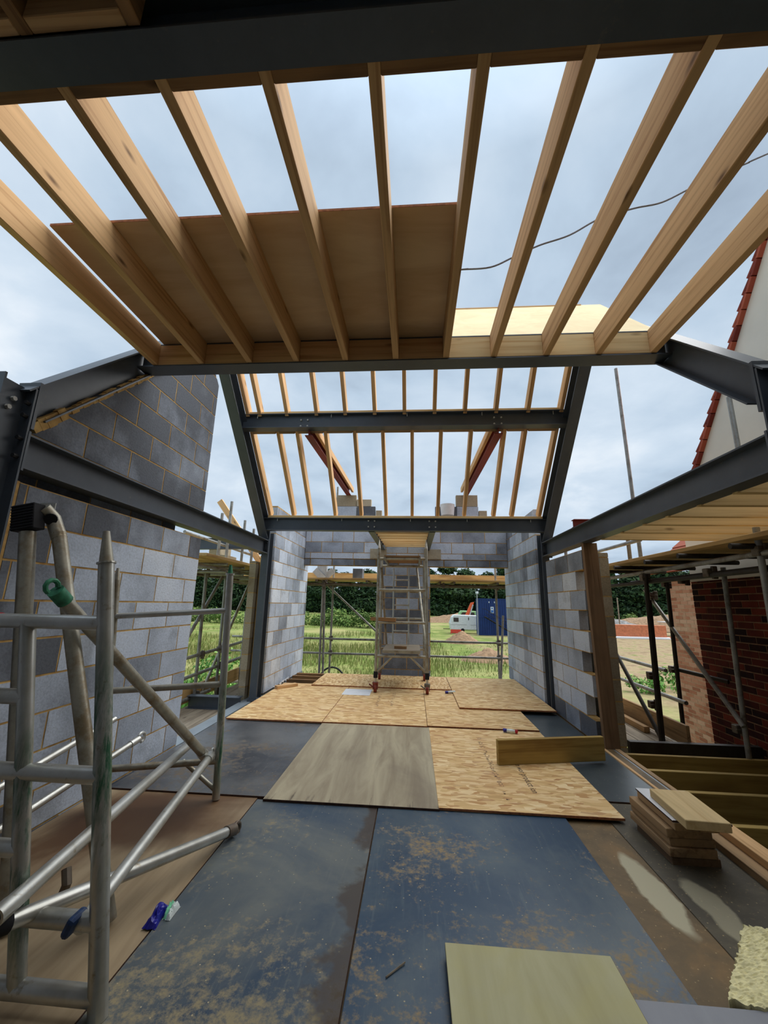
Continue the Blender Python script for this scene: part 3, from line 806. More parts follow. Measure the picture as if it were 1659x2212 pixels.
tag(timber_piece('timber_plate', (-2.25, 5.985, 2.666), (1.87, 5.985, 2.666), 0.10, 0.036, 'pine_fresh'), 'timber plate on top of the steel eaves beam', 'timber plate')
for i in range(len(LXs) - 1):
    xa, xb = LXs[i] + 0.0235, LXs[i + 1] - 0.0235
    if xb - xa > 0.06:
        tag(timber_piece('noggin', (xa, 5.03, 3.665), (xb, 5.03, 3.665), 0.045, 0.10, 'pine_grey', up=(0, 1, 1)), 'short noggin between lower rafters under the purlin, %s gap from the left' % ORD[i], 'noggin', 'noggins under the upper purlin')
# right wing: joists on the tie beam
for i, y in enumerate((1.45, 1.85, 2.22, 2.55, 2.88, 3.25, 3.58, 3.97, 4.385)):
    if i < 2: continue
    tag(timber_piece('wing_joist', (1.99, y + 0.03, 2.20), (5.2, y + 0.03, 2.20), 0.047, 0.20, 'pine_fresh'), 'sawn joist running right from the right tie beam, %s from the camera' % ORD[i - 2], 'joist', 'joists of the right wing roof')
# joists of the open floor on the right
for i, y in enumerate((2.85, 3.35, 3.87, 4.31, 4.72)):
    tag(timber_piece('floor_joist', (2.08, y, -0.155), (5.3, y, -0.155), 0.047, 0.22, 'treated'), 'floor joist over the open gap on the right, %s from the camera' % ORD[i], 'joist', 'floor joists in the gap on the right')
tag(timber_piece('trimmer_beam', (2.3, 4.96, -0.09), (5.3, 4.96, -0.09), 0.07, 0.20, 'scaffold_dark'), 'black beam edge behind the farthest floor joist in the right gap', 'beam')
# exposed joists by the far opening
for i, y in enumerate((7.62, 7.98, 8.28)):
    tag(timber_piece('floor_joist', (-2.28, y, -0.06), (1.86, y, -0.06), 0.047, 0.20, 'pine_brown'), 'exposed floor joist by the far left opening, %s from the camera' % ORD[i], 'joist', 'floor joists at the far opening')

# ================================================================== floor sheets
sheet('shuttering_board', -1.105, -0.247, 0.74, 3.18, 0.002, 0.016, ('film_blue_worn', 'ply_edge'), 'worn blue-black shuttering board in the foreground, left of the seam', 'shuttering board')
sheet('shuttering_board', -0.241, 1.012, 0.74, 3.20, 0.002, 0.018, ('film_blue', 'ply_edge'), 'dark blue shuttering board with tan dirt, right of the foreground seam', 'shuttering board')
sheet('chipboard_sheet', 1.305, 1.86, 0.80, 3.455, 0.001, 0.004, ('deck_wet', 'ply_edge'), 'wet grey chipboard sheet under the stack of timber offcuts', 'chipboard sheet')
sheet('plywood_sheet', -2.28, -1.112, 0.78, 3.22, 0.001, 0.012, ('ply_wet_brown', 'ply_edge'), 'wet brown plywood sheet under the nearer alloy tower', 'plywood sheet')
sheet('shuttering_board', -2.25, -1.06, 3.21, 5.12, 0.004, 0.020, ('film_black', 'ply_edge'), 'black shuttering board on the left, behind the alloy tower frame', 'shuttering board')
sheet('plywood_sheet', -1.055, 0.178, 3.15, 5.03, 0.016, 0.018, ('ply_weathered', 'ply_edge'), 'weathered grey plywood sheet in the middle of the floor', 'plywood sheet')
sheet('shuttering_board', 1.36, 1.885, 3.47, 5.95, 0.001, 0.010, ('film_grey', 'ply_edge'), 'slate grey floor board strip along the right block wall', 'shuttering board')
OSB = ('osb', 'osb_edge')
osb_front = sheet('osb_sheet', 0.172, 1.395, 3.16, 5.02, 0.022, 0.016, OSB, 'OSB sheet nearest the camera with a printed line of text', 'osb sheet', group=None)
sheet('osb_sheet', -2.20, -1.056, 5.02, 7.22, 0.030, 0.018, OSB, 'OSB sheet by the left steel column, short offcut lying on it', 'osb sheet')
sheet('osb_sheet', -1.052, 0.154, 5.03, 7.22, 0.030, 0.018, OSB, 'OSB sheet under the front wheels of the far tower', 'osb sheet')
sheet('osb_sheet', 0.158, 1.40, 5.05, 7.25, 0.030, 0.018, OSB, 'OSB sheet right of the far tower, partly under a lapped sheet', 'osb sheet')
sheet('osb_sheet', -1.69, 0.60, 7.05, 8.20, 0.049, 0.018, OSB, 'lapped OSB sheet lying crosswise at the back under the far tower', 'osb sheet', flip=True)
sheet('osb_sheet', 0.606, 1.862, 5.87, 8.20, 0.052, 0.018, OSB, 'lapped OSB sheet at the back right against the block wall', 'osb sheet')
# printed marks on the OSB
def text_on(parent, s, loc, size, rot, mat):
    cu = bpy.data.curves.new('printed_text', 'FONT'); cu.body = s; cu.size = size; cu.extrude = 0.0002; cu.align_x = 'LEFT'
    cu.resolution_u = 2
    t = bpy.data.objects.new('tmp', cu); C.objects.link(t)
    bpy.context.view_layer.update()
    me = bpy.data.meshes.new_from_object(t.evaluated_get(bpy.context.evaluated_depsgraph_get()))
    bpy.data.objects.remove(t)
    me.name = 'printed_text'; me.materials.clear(); me.materials.append(MAT[mat])
    o = bpy.data.objects.new('printed_text', me); C.objects.link(o)
    fr = Matrix.Translation(loc) @ Matrix.Rotation(rot, 4, 'Z')
    o.parent = parent; o.matrix_basis = wm(parent).inverted() @ fr; WM[o.name] = fr
    return o
text_on(osb_front, 'DJO  swejn wor product ion', (0.885, 4.33, 0.0384), 0.074, -PI / 2, 'ink')
def print_bars(parent, x, y0, y1, z, w=0.05, mat='ink_faded'):
    m = M(); y = y0
    while y > y1:
        l = random.uniform(0.012, 0.03)
        for _ in range(2):
            m.box((x + random.uniform(-w / 2, w / 2) * 0.7, y - l / 2, z), (random.uniform(0.008, 0.022), l * 0.7, 0.0004))
        y -= l + random.uniform(0.004, 0.02) + (0.06 if random.random() < 0.08 else 0)
    obj('printed_text', m, mat, parent)
print_bars(osb_front, 0.677, 4.72, 3.55, 0.0383)
print_bars(osb_front, 0.668, 3.47, 3.33, 0.0383, 0.05)
bits = [o_ for o_ in C.objects if o_.get('label', '').startswith('OSB sheet under the front')][0]
print_bars(bits, -0.50, 6.6, 5.85, 0.0483, 0.06); print_bars(bits, -0.30, 6.75, 5.9, 0.0483, 0.06)
# boards in the foreground
sheet('cement_board', 0.128, 0.770, 1.12, 1.985, 0.045, 0.020, ('ply_beige', 'ply_edge'), 'small beige board in the foreground lying on the blue board', 'board')
tag(timber_piece('timber_offcut', (0.2, 1.80, 0.032), (0.7, 1.80, 0.032), 0.09, 0.024, 'pine_brown'), 'timber batten propping the beige foreground board', 'timber offcut')
sheet('cement_board', 0.772, 1.7, 1.0, 1.825, 0.040, 0.012, ('board_lilac', 'ply_edge'), 'pale grey board at the bottom right corner of the photo', 'board')
tag(timber_piece('timber_offcut', (0.8, 1.5, 0.030), (1.6, 1.5, 0.030), 0.09, 0.022, 'pine_brown'), 'timber batten propping the pale grey corner board', 'timber offcut')
# ragged yellow insulation offcut
def foam():
    bm = bmesh.new()
    pts = [(1.10, 1.845), (1.43, 2.215), (1.60, 2.19), (1.28, 1.80)]
    nu, nv = 54, 20
    top = []
    for i in range(nu + 1):
        row = []
        for j in range(nv + 1):
            u, v = i / nu, j / nv
            a = Vector(pts[0]).lerp(Vector(pts[1]), u); b = Vector(pts[3]).lerp(Vector(pts[2]), u)
            p = a.lerp(b, v)
            ed = (i in (0, nu)) or (j in (0, nv))
            p += Vector((random.uniform(-1, 1), random.uniform(-1, 1))) * (0.007 if ed else 0.001)
            row.append((p.x, p.y, 0.062 + random.uniform(-0.0035, 0.0035)))
        top.append(row)
    vt = [[bm.verts.new(q) for q in r] for r in top]
    vb = [[bm.verts.new((q[0], q[1], 0.006)) for q in r] for r in top]
    for i in range(nu):
        for j in range(nv):
            bm.faces.new((vt[i][j], vt[i + 1][j], vt[i + 1][j + 1], vt[i][j + 1]))
            bm.faces.new((vb[i][j], vb[i][j + 1], vb[i + 1][j + 1], vb[i + 1][j]))
    for i in range(nu):
        bm.faces.new((vt[i][0], vb[i][0], vb[i + 1][0], vt[i + 1][0])); bm.faces.new((vt[i][nv], vt[i + 1][nv], vb[i + 1][nv], vb[i][nv]))
    for j in range(nv):
        bm.faces.new((vt[0][j], vt[0][j + 1], vb[0][j + 1], vb[0][j])); bm.faces.new((vt[nu][j], vb[nu][j], vb[nu][j + 1], vt[nu][j + 1]))
    bmesh.ops.recalc_face_normals(bm, faces=bm.faces)
    me = bpy.data.meshes.new('insulation_offcut'); bm.to_mesh(me); bm.free(); me.materials.append(MAT['foam_yellow'])
    o = bpy.data.objects.new('insulation_offcut', me); C.objects.link(o)
    tag(o, 'ragged pale yellow insulation offcut at the bottom right edge', 'insulation')
foam()
# timber pieces lying about
tag(timber_piece('timber_offcut', (0.735, 4.0, 0.139), (1.735, 4.235, 0.139), 0.045, 0.20, 'treated'), 'timber plank standing on edge on the near OSB sheet', 'plank')
tag(timber_piece('timber_offcut', (-2.17, 6.70, 0.072), (-1.92, 6.98, 0.072), 0.09, 0.045, 'pine'), 'short timber offcut on the OSB by the left reveal wall', 'timber offcut')
m = M(); m.tube([(-0.10, 1.86, 0.024), (-0.03, 1.93, 0.026)], 0.003, 5)
tag(obj('wood_splinter', m, 'board_old'), 'thin pale wood splinter on the blue board left of the beige board', 'splinter')
# stack of offcuts on the right
def stack():
    rows = [(1.44, 1.70, 2.74, 3.10, 0.040, 'pine_dull'), (1.43, 1.685, 2.735, 3.16, 0.045, 'pine_grey'), (1.445, 1.69, 2.75, 3.17, 0.043, 'pine_grey'),
            (1.43, 1.675, 2.745, 3.15, 0.045, 'pine_grey'), (1.465, 1.70, 2.72, 3.13, 0.045, 'pine_grey')]
    words = ['bottom', 'second from bottom', 'third from bottom', 'fourth from bottom', 'fifth from bottom']
    z = 0.002
    for i, (x0, x1, y0, y1, h, mt) in enumerate(rows):
        cx = (x0 + x1) / 2
        o = timber_piece('timber_offcut', (cx, y0, z + h / 2), (cx + random.uniform(-0.01, 0.01), y1, z + h / 2), x1 - x0, h, mt)
        tag(o, 'thick timber offcut, %s in the stack on the right' % words[i], 'timber offcut', 'timber offcuts in the stack')
        z += h + 0.001
    sheet('board_offcut', 1.455, 1.765, 2.70, 3.12, z, 0.012, ('plastic_white', 'ply_edge'), 'white faced board slipped under the top plank of the stack', 'board', rot=-0.03)
    z += 0.013
    o = timber_piece('timber_offcut', (1.575, 2.60, z + 0.0235), (1.60, 2.99, z + 0.0235), 0.225, 0.047, 'pine_fresh')
    tag(o, 'clean pale plank on top of the stack on the right', 'plank', 'timber offcuts in the stack')
stack()
tag(timber_piece('plank', (1.93, 1.9, 0.070), (1.93, 3.10, 0.070), 0.10, 0.045, 'pine'), 'long pale plank at the right edge, the upper of the two', 'plank')
tag(timber_piece('plank', (1.865, 1.9, 0.024), (1.865, 3.02, 0.024), 0.12, 0.045, 'pine_grey'), 'long plank at the right edge, the lower of the two', 'plank')
tag(timber_piece('timber_post', (2.015, 4.71, 0.0), (1.975, 4.71, 2.105), 0.15, 0.06, 'pine_dull', up=(0, 1, 0)), 'upright timber post under the right tie beam at the end of the block wall', 'post')
tag(timber_piece('insulation_strip', (-2.415, 6.30, 0.02), (-2.415, 6.30, 2.10), 0.055, 0.05, 'mesh_board', up=(0, 1, 0)), 'yellow board strip in the cavity left of the far left steel column', 'insulation')
# blue crumpled packet and two sealant tubes
def packet():
    e_ = empty('crisp_packet', (-1.10, 2.06, 0.018), 'crumpled blue foil packet on the floor by the alloy tower', 'packet')
    for nm, mt, x0, x1, y0, y1, hz in (('body', 'bag_blue', -1.150, -1.094, 1.99, 2.12, 0.042), ('mint_band', 'bag_mint', -1.094, -1.081, 2.05, 2.13, 0.040), ('white_end', 'bag_white', -1.081, -1.058, 2.045, 2.13, 0.036)):
        bm = bmesh.new(); nx, ny = 8, 12
        g_ = []
        for i in range(nx + 1):
            r = []
            for j in range(ny + 1):
                u, v = i / nx, j / ny
                wv = (max(0, math.sin(PI * u)) * max(0, math.sin(PI * v))) ** 0.5
                r.append(bm.verts.new((x0 + (x1 - x0) * u + 0.006 * math.sin(5 * v + 2 * u) * (1 if nm == 'body' else 0), y0 + (y1 - y0) * v + random.uniform(-.003, .003), 0.020 + hz * wv * (0.7 + 0.5 * random.random()))))
            g_.append(r)
        for i in range(nx):
            for j in range(ny): bm.faces.new((g_[i][j], g_[i + 1][j], g_[i + 1][j + 1], g_[i][j + 1]))
        me = bpy.data.meshes.new(nm); bm.to_mesh(me); bm.free(); me.materials.append(MAT[mt])
        o = bpy.data.objects.new(nm, me); C.objects.link(o); o.parent = e_; o.matrix_basis = wm(e_).inverted()
        sm = o.modifiers.new('thickness', 'SOLIDIFY'); sm.thickness = 0.002
packet()
def sealant(p0, p1, z, label, cols):
    e_ = empty('wrapper', ((p0[0] + p1[0]) / 2, (p0[1] + p1[1]) / 2, z), label, 'wrapper', 'white wrappers with blue ends')
    a, b = Vector((p0[0], p0[1], z + 0.02)), Vector((p1[0], p1[1], z + 0.02))
    for nm, f0, f1, mt in (('end_cap', 0, 0.24, cols[0]), ('sleeve', 0.24, 0.82, cols[1]), ('tail', 0.82, 1, cols[2])):
        m = M(); m.tube([a.lerp(b, f0), a.lerp(b, (f0 + f1) / 2) + Vector((0, 0, 0.004)), a.lerp(b, f1)], 0.019, 8); obj(nm, m, mt, e_, smooth='all')
sealant((0.985, 4.96), (1.13, 4.915), 0.038, 'white wrapper with blue and red ends on the near OSB sheet', ('bag_blue', 'bag_white', 'red_tape'))
sealant((0.49, 6.80), (0.64, 6.86), 0.048, 'white and blue wrapper near the right wheel of the far tower', ('bag_blue', 'bag_white', 'bag_white'))
sheet('glare_sheet', -1.085, -0.66, 6.47, 6.90, 0.0485, 0.002, ('plastic_white', 'plastic_white'), 'white glare made as a thin sheet on the OSB left of the far tower front wheel', 'paper')  # thin white sheet stands in for glare on the board
for i, (x, y) in enumerate(((-2.24, 7.25), (-2.22, 7.05), (-2.25, 7.55), (-2.24, 7.40), (-2.23, 6.80))):
    m = M(); m.tube([(x, y, 0.05), (x + 0.02, y + 0.01, 0.085)], 0.022, 7, r2=0.008)
    tag(obj('paper_scrap', m, 'plastic_white'), 'scrap of white paper at the foot of the left reveal wall', 'paper', 'paper scraps by the left reveal wall')

# ================================================================== alloy tower, near left
def atube(name, pts, r, parent, mat='aluminium', seg=20):
    m = M(); m.tube(pts, r, seg, ribs=(seg >= 20)); return obj(name, m, mat, parent, smooth=True)
def cone(name, p0, p1, r0, r1, parent, mat):
    m = M(); m.tube([p0, p1], r0, 14, r2=r1); return obj(name, m, mat, parent, smooth=True)
def lerp(a, b, t): return tuple(a[i] + (b[i] - a[i]) * t for i in range(3))
e_ = empty('alloy_tower_section', (-1.45, 1.62, 0.02), 'nearest alloy scaffold tower frame on the left, green paint on its standards', 'tower frame')
b0, b1 = (-1.048, 1.62, 0.015), (-1.293, 1.62, 1.527)
st = atube('standard', [b0, b1], 0.031, e_, 'aluminium_green_low')
cone('spigot', b1, (-1.318, 1.62, 1.665), 0.028, 0.013, st, 'aluminium_dull')
m = M(); m.tube([b1, lerp(b1, (-1.318, 1.62, 1.665), 0.05)], 0.036, 16); obj('collar', m, 'aluminium', st)
l0, l1 = (-1.88, 1.62, 0.015), (-2.14, 1.62, 1.527)
atube('standard', [l0, l1], 0.031, e_)
i0, i1 = (-1.352, 1.62, 0.07), (-1.592, 1.62, 1.287)
atube('inner_standard', [i0, i1], 0.028, e_, 'aluminium_green')
for z in (0.075, 0.282, 0.735, 1.287):
    t = (z - 0.015) / 1.512
    r_ = atube('rung', [lerp(l0, l1, t), lerp(b0, b1, t)], 0.030, e_)
    if z > 1.2:
        m = M(); m.tube([(-1.735, 1.62, 1.287), (-1.715, 1.62, 1.287)], 0.0315, 16); obj('red_tape', m, 'red_tape', r_)
for z in (0.484, 0.998):
    t = (z - 0.015) / 1.512; ti = (z - 0.07) / 1.217
    atube('rung', [lerp(l0, l1, t), lerp(i0, i1, ti)], 0.029, e_)
m = M(); m.box((-1.172, 1.605, 0.285), (0.032, 0.075, 0.066), Matrix.Rotation(0.4, 3, 'Y')); bev(obj('blue_clip', m, 'blue_clip', e_), 0.015, 2)
e_ = empty('alloy_tower_section', (-1.80, 3.14, 0.0), 'alloy tower frame standing behind the nearest one on the left', 'tower frame')
b0, b1 = (-1.390, 3.14, 0.02), (-1.456, 3.14, 1.586)
l0, l1 = (-2.09, 2.92, 0.02), (-2.228, 2.92, 1.52)
st = atube('standard', [b0, b1], 0.0265, e_, 'aluminium_green'); cone('spigot', b1, (-1.459, 3.14, 1.665), 0.022, 0.010, st, 'green_casting')
m = M(); m.tube([b1, (b1[0], b1[1], b1[2] + 0.012)], 0.034, 12); obj('collar', m, 'aluminium', st)
st = atube('standard', [l0, l1], 0.0265, e_, 'aluminium_dull'); cone('spigot', l1, (-2.232, 2.92, 1.61), 0.022, 0.010, st, 'aluminium_dull')
for z in (0.262, 0.778, 1.312):
    t = (z - 0.02) / 1.566
    atube('rung', [lerp(l0, l1, t), lerp(b0, b1, t)], 0.022, e_, 'aluminium' if z > 1 else 'aluminium_dull')
atube('knee_brace', [(-1.664, 3.14, 0.25), (-1.40, 3.14, 0.075)], 0.016, e_, 'aluminium_dull')
def brace(label, p0, p1, mat='aluminium', r=0.021, hook0=None, hook1=None, cup=None):
    e_ = empty('tower_brace', tuple(min(a, b) if i == 2 else (a + b) / 2 for i, (a, b) in enumerate(zip(p0, p1))), label, 'tower brace', 'loose alloy tower braces')
    atube('tube', [p0, p1], r, e_, mat, 20)
    d = (Vector(p1) - Vector(p0)).normalized()
    for p, s, hk in ((Vector(p0), -1, hook0), (Vector(p1), 1, hook1)):
        if not hk: continue
        side = d.cross(Vector((0, 0, 1))).normalized(); up = side.cross(d)
        m = M(); m.tube([p - d * s * 0.06, p + d * s * 0.015], r * 1.18, 14)
        pts = []
        for q in range(8):
            an = -0.9 + q * 0.62
            pts.append(p + d * s * (0.042 + 0.030 * math.sin(an)) + up * (0.030 * math.cos(an)))
        m.tube(pts, 0.011, 8)
        obj('hook', m, hk, e_, smooth=True)
    return e_
brace('alloy brace with green hook leaning diagonally from near frame to back frame', (-1.652, 1.80, 1.405), (-1.475, 3.08, 0.31), 'aluminium_dull', 0.030, 'green_casting', 'aluminium')
brace('alloy brace from the back frame foot down to the blue clip of the near frame', (-1.436, 3.08, 0.31), (-1.19, 1.66, 0.235), 'aluminium', 0.026, 'aluminium', None)
b3 = brace('open-ended alloy brace lying level, its cut end at the left photo edge', (-1.607, 3.08, 0.37), (-1.335, 1.50, 0.385), 'aluminium', 0.028)
m = M(); m.tube([(-1.336, 1.505, 0.385), (-1.326, 1.445, 0.385)], 0.029, 16); obj('socket', m, 'aluminium', b3, smooth=True)
m = M(); m.tube([(-1.327, 1.45, 0.385), (-1.3255, 1.442, 0.385)], 0.020, 14); obj('dark_bore', m, 'rubber_black', b3)
brace('alloy brace lying across the floor with a ring hook on the blue board', (-1.075, 2.70, 0.055), (-1.365, 1.47, 0.335), 'aluminium', 0.027, 'coupler', 'rubber_black')
brace('alloy brace with bright hook resting low along the left wall', (-1.955, 3.02, 0.41), (-2.06, 2.10, 0.24), 'aluminium', 0.020, 'aluminium', None)
brace('upper alloy brace low against the left wall', (-2.13, 3.0, 0.545), (-2.15, 2.10, 0.395), 'aluminium', 0.020)
# outrigger with rubber foot, upside down against the wall
e_ = empty('outrigger', (-1.8, 1.92, 0.02), 'alloy outrigger leaning upside down with black rubber foot at its top', 'outrigger')
atube('leg', [(-1.690, 1.92, 0.03), (-1.99, 1.92, 1.71)], 0.036, e_, 'aluminium_dull')
d = Vector((-0.30, 0, 1.68)).normalized()
rm = Matrix((Vector((d.z, 0, -d.x)), Vector((0, 1, 0)), d)).transposed()
m = M(); m.box(Vector((-2.006, 1.92, 1.785)), (0.125, 0.07, 0.135), rm)
for q in range(9): m.box(Vector((-2.006, 1.883, 1.785)) + d * (-0.06 + q * 0.015), (0.125, 0.006, 0.006), rm)
bev(obj('rubber_foot', m, 'rubber_black', e_), 0.003)
e_ = empty('outrigger', (-1.5, 2.0, 0.02), 'alloy outrigger tube with open cut end leaning beside the rubber foot', 'outrigger')
atube('leg', [(-1.31, 2.0, 0.03), (-1.895, 2.0, 1.72)], 0.035, e_, 'aluminium_dull')
m = M(); m.tube([(-1.885, 2.0, 1.69), (-1.945, 2.0, 1.80), (-1.965, 1.95, 1.845)], 0.036, 14); obj('swivel', m, 'aluminium_dull', e_, smooth=True)
m = M(); m.tube([(-1.925, 1.968, 1.79), (-1.918, 1.958, 1.786)], 0.030, 14); obj('dark_bore', m, 'rubber_black', e_)
m = M(); m.box((-1.99, 2.0, 1.86), (0.09, 0.004, 0.05)); obj('bracket', m, 'aluminium', e_)
# chain of a loose coupler behind the near frame
m = M(); m.tube([(-1.62, 2.1, 0.03), (-1.60, 2.1, 0.09), (-1.63, 2.12, 0.14)], 0.02, 8)
tag(obj('coupler', m, 'coupler'), 'loose rusty coupler on the brown plywood behind the near tower frame', 'coupler')

# ================================================================== alloy tower in the far opening
e_ = empty('alloy_tower', (-0.2, 7.2, 0.07), 'alloy scaffold tower on wheels standing in front of the central pier', 'scaffold tower')
FY, RY, DT = 6.72, 7.74, 0.075
def ftube(name, pts, r, mat='aluminium_dull', parent=None, seg=10):
    m = M(); m.tube(pts, r, seg); return obj(name, m, mat, parent or e_, smooth=True)
for x0, x1, nm in ((-0.598, -0.586, 'red'), (0.206, 0.196, 'grey')):
    s_ = ftube('standard', [(x0, FY, 0.27), (x1, FY, 2.30)], 0.0255)
    cone('spigot', (x1, FY, 2.30), (x1, FY, 2.445), 0.024, 0.006, s_, 'aluminium')
    ftube('jack_leg', [(x0, FY, 0.19), (x0, FY, 0.30)], 0.019, 'aluminium')
    ftube('collar', [(x0, FY, 0.26), (x0, FY, 0.355)], 0.034, 'rubber_black')
    mt = 'caster_red' if nm == 'red' else 'caster_grey'
    c_ = ftube('caster', [(x0, FY, 0.15), (x0, FY, 0.195)], 0.045, mt, seg=12)
    m = M(); m.tube([(x0 - 0.022, FY, 0.112), (x0 + 0.022, FY, 0.112)], 0.063, 18); obj('wheel', m, 'caster_red', c_, smooth=True)
    m = M(); m.box((x0 - 0.034, FY, 0.14), (0.010, 0.07, 0.09)); m.box((x0 + 0.034, FY, 0.14), (0.010, 0.07, 0.09)); m.box((x0, FY, 0.19), (0.085, 0.09, 0.012)); m.box((x0 - 0.07, FY - 0.01, 0.15), (0.07, 0.05, 0.012), Matrix.Rotation(0.6, 3, 'Y'))
    obj('fork', m, mt, c_)
for z in (0.585, 1.10, 1.613, 2.121):
    ftube('rung', [(-0.595, FY, z), (0.203, FY, z + 0.004)], 0.022)
ftube('knee_brace', [(-0.592, FY, 0.335), (-0.345, FY, 0.575)], 0.017); ftube('knee_brace', [(0.198, FY, 0.35), (-0.05, FY, 0.58)], 0.017)
for x0 in (-0.598, 0.206):
    ftube('standard', [(x0 - 0.02, RY, 0.24), (x0 - 0.02 , RY, 2.20)], 0.0255)
    c_ = ftube('caster', [(x0 - 0.02, RY, 0.17), (x0 - 0.02, RY, 0.25)], 0.04, 'caster_grey', seg=12)
    m = M(); m.tube([(x0 - 0.04, RY, 0.132), (x0, RY, 0.132)], 0.063, 18); obj('wheel', m, 'caster_red', c_, smooth=True)
for z in (0.60, 1.13, 1.62, 2.10): ftube('rung', [(-0.615, RY, z), (0.186, RY, z)], 0.022)
for x in (-0.385, -0.10): ftube('ladder_stile', [(x, RY - 0.05, 0.62), (x, RY - 0.05, 2.05)], 0.014, 'aluminium')
for z in (0.912, 1.374, 1.833): ftube('ladder_rung', [(-0.385, RY - 0.05, z), (-0.10, RY - 0.05, z)], 0.016, 'aluminium')
m = M(); m.box((-0.20, 7.22, 0.655), (0.60, 1.05, 0.045), mis=(1, 1, 1, 1, 0, 0)); obj('platform', m, ['board_old', 'aluminium_dull'], e_)
m = M(); m.box((-0.20, 7.22, 2.165), (0.60, 1.05, 0.025)); m.box((-0.49, 7.22, 2.13), (0.03, 1.05, 0.05), mi=1); m.box((0.09, 7.22, 2.13), (0.03, 1.05, 0.05), mi=1)
obj('platform', m, ['pine_brown', 'aluminium_dull'], e_)
ftube('diagonal_brace', [(0.205, FY + 0.04, 0.60), (0.05, RY - 0.04, 2.06)], 0.021); ftube('diagonal_brace', [(-0.545, FY + 0.04, 1.99), (-0.50, RY - 0.04, 0.68)], 0.020, 'board_old')
tag(timber_piece('timber_offcut', (-0.70, 6.745, 1.150), (-0.29, 6.70, 1.145), 0.05, 0.055, 'pine_brown'), 'timber offcut laid on a middle rung of the far tower', 'timber offcut')
tag(timber_piece('timber_offcut', (-0.32, 6.96, 0.700), (-0.12, 6.93, 0.700), 0.05, 0.045, 'pine_brown'), 'short timber offcut on the lower platform of the far tower', 'timber offcut')

# ================================================================== scaffolding outside
class Scaf:
    def __init__(s, label, loc, dark=False):
        s.e = empty('scaffold', loc, label, 'scaffold'); s.mat = 'scaffold_dark' if dark else 'scaffold_steel'
    def pole(s, name, p0, p1, mat=None, r=0.0242):
        m = M(); m.tube([p0, p1], r, 12); return obj(name, m, mat or s.mat, s.e, smooth=True)
    def coup(s, p):
        m = M(); m.box(p, (0.075, 0.075, 0.08)); m.box((p[0] + 0.03, p[1] - 0.03, p[2]), (0.05, 0.03, 0.12)); m.tube([(p[0] - 0.05, p[1] - 0.045, p[2]), (p[0] + 0.05, p[1] - 0.045, p[2])], 0.012, 6)
        bev(obj('coupler', m, 'coupler', s.e), 0.01)
def deck(group, where, x0, x1, y0, y1, z, along, n, mat='board_old', th=0.038):
    for i in range(n):
        if along == 'y':
            w = (x1 - x0) / n; x = x0 + w * (i + 0.5)
            o = timber_piece('scaffold_board', (x, y0, z + th / 2), (x, y1, z + th / 2), w - 0.008, th, mat)
        else:
            w = (y1 - y0) / n; y = y0 + w * (i + 0.5)
            o = timber_piece('scaffold_board', (x0, y, z + th / 2), (x1, y, z + th / 2), w - 0.008, th, mat)
        tag(o, 'scaffold board %s, %s from the house' % (where, ORD[i]), 'scaffold board', group)
# back run
b = Scaf('scaffold of grey poles outside the far openings', (0, 9.3, -3.0))
for (xa, za, xb, zb, y) in ((-2.02, 1.9, -1.99, -3.0, 9.0), (-1.99, 1.9, -1.84, -3.0, 9.02), (-1.90, 4.2, -1.90, -3.0, 9.55), (1.86, 2.3, 1.86, -3.0, 9.55), (1.90, 1.2, 1.80, -0.1, 9.1), (-0.2, 2.3, -0.2, -3.0, 9.9)):
    b.pole('standard', (xa, y, za), (xb, y, zb))
for z, y in ((0.60, 9.50), (0.285, 9.50)): b.pole('guard_rail', (-4.2, y, z - 0.01), (3.4, y, z))
for z, y in ((1.80, 8.95), (1.80, 9.6)): b.pole('ledger', (-4.2, y, z), (3.4, y, z), 'coupler')
b.pole('ledger', (-4.2, 9.5, -0.20), (3.4, 9.5, -0.19), 'board_old')
for x in (-2.12, -1.9, -1.02, -0.4, 0.55, 0.85, 1.75): b.pole('transom', (x, 8.75, 1.855), (x, 9.85, 1.855), 'coupler')
b.pole('diagonal_brace', (-2.2, 9.62, 1.92), (-0.55, 9.62, 0.50))
for p in ((-1.90, 9.55, 0.6), (-1.90, 9.55, 0.29), (1.86, 9.55, 0.6), (1.86, 9.55, 0.29), (-1.9, 9.57, 1.8), (1.86, 9.57, 1.8), (0.6, 8.93, 1.80), (-2.0, 8.95, 1.78)): b.coup(p)
deck('boards of the back scaffold upper deck', 'on the upper deck behind the back wall', -4.2, 3.4, 8.80, 9.70, 1.885, 'x', 4, 'board_edge')
deck('boards of the back scaffold lower deck', 'at floor level behind the back wall', -4.2, 3.4, 8.75, 9.45, -0.28, 'x', 3)
tag(timber_piece('toe_board', (-4.2, 9.80, 2.0), (-0.35, 9.80, 2.0), 0.038, 0.20, 'board_edge'), 'pale toe board on the back scaffold, left of the central pier', 'toe board')
tag(timber_piece('toe_board', (-0.3, 9.80, 1.995), (3.4, 9.80, 1.99), 0.038, 0.20, 'board_edge'), 'pale toe board on the back scaffold, right of the central pier', 'toe board')
m = M(); m.box((-1.25, 9.10, 2.035), (0.215, 0.30, 0.215), t=0.0); tag(bev(obj('concrete_block', m, 'block_grey', tint=True)), 'dark concrete block standing on the back scaffold deck', 'block')
for i, (x, an, z) in enumerate(((-2.18, 0.75, 2.02), (-1.98, -0.72, 2.03))):
    m = M(); m.box((x, 9.25 + 0.07 * i, z), (0.30, 0.02, 0.14), Matrix.Rotation(an, 3, 'Y'))
    tag(obj('metal_sheet', m, 'panel_grey'), 'pale metal panel leaning on the back scaffold, %s of two' % ('left', 'right')[i], 'panel')
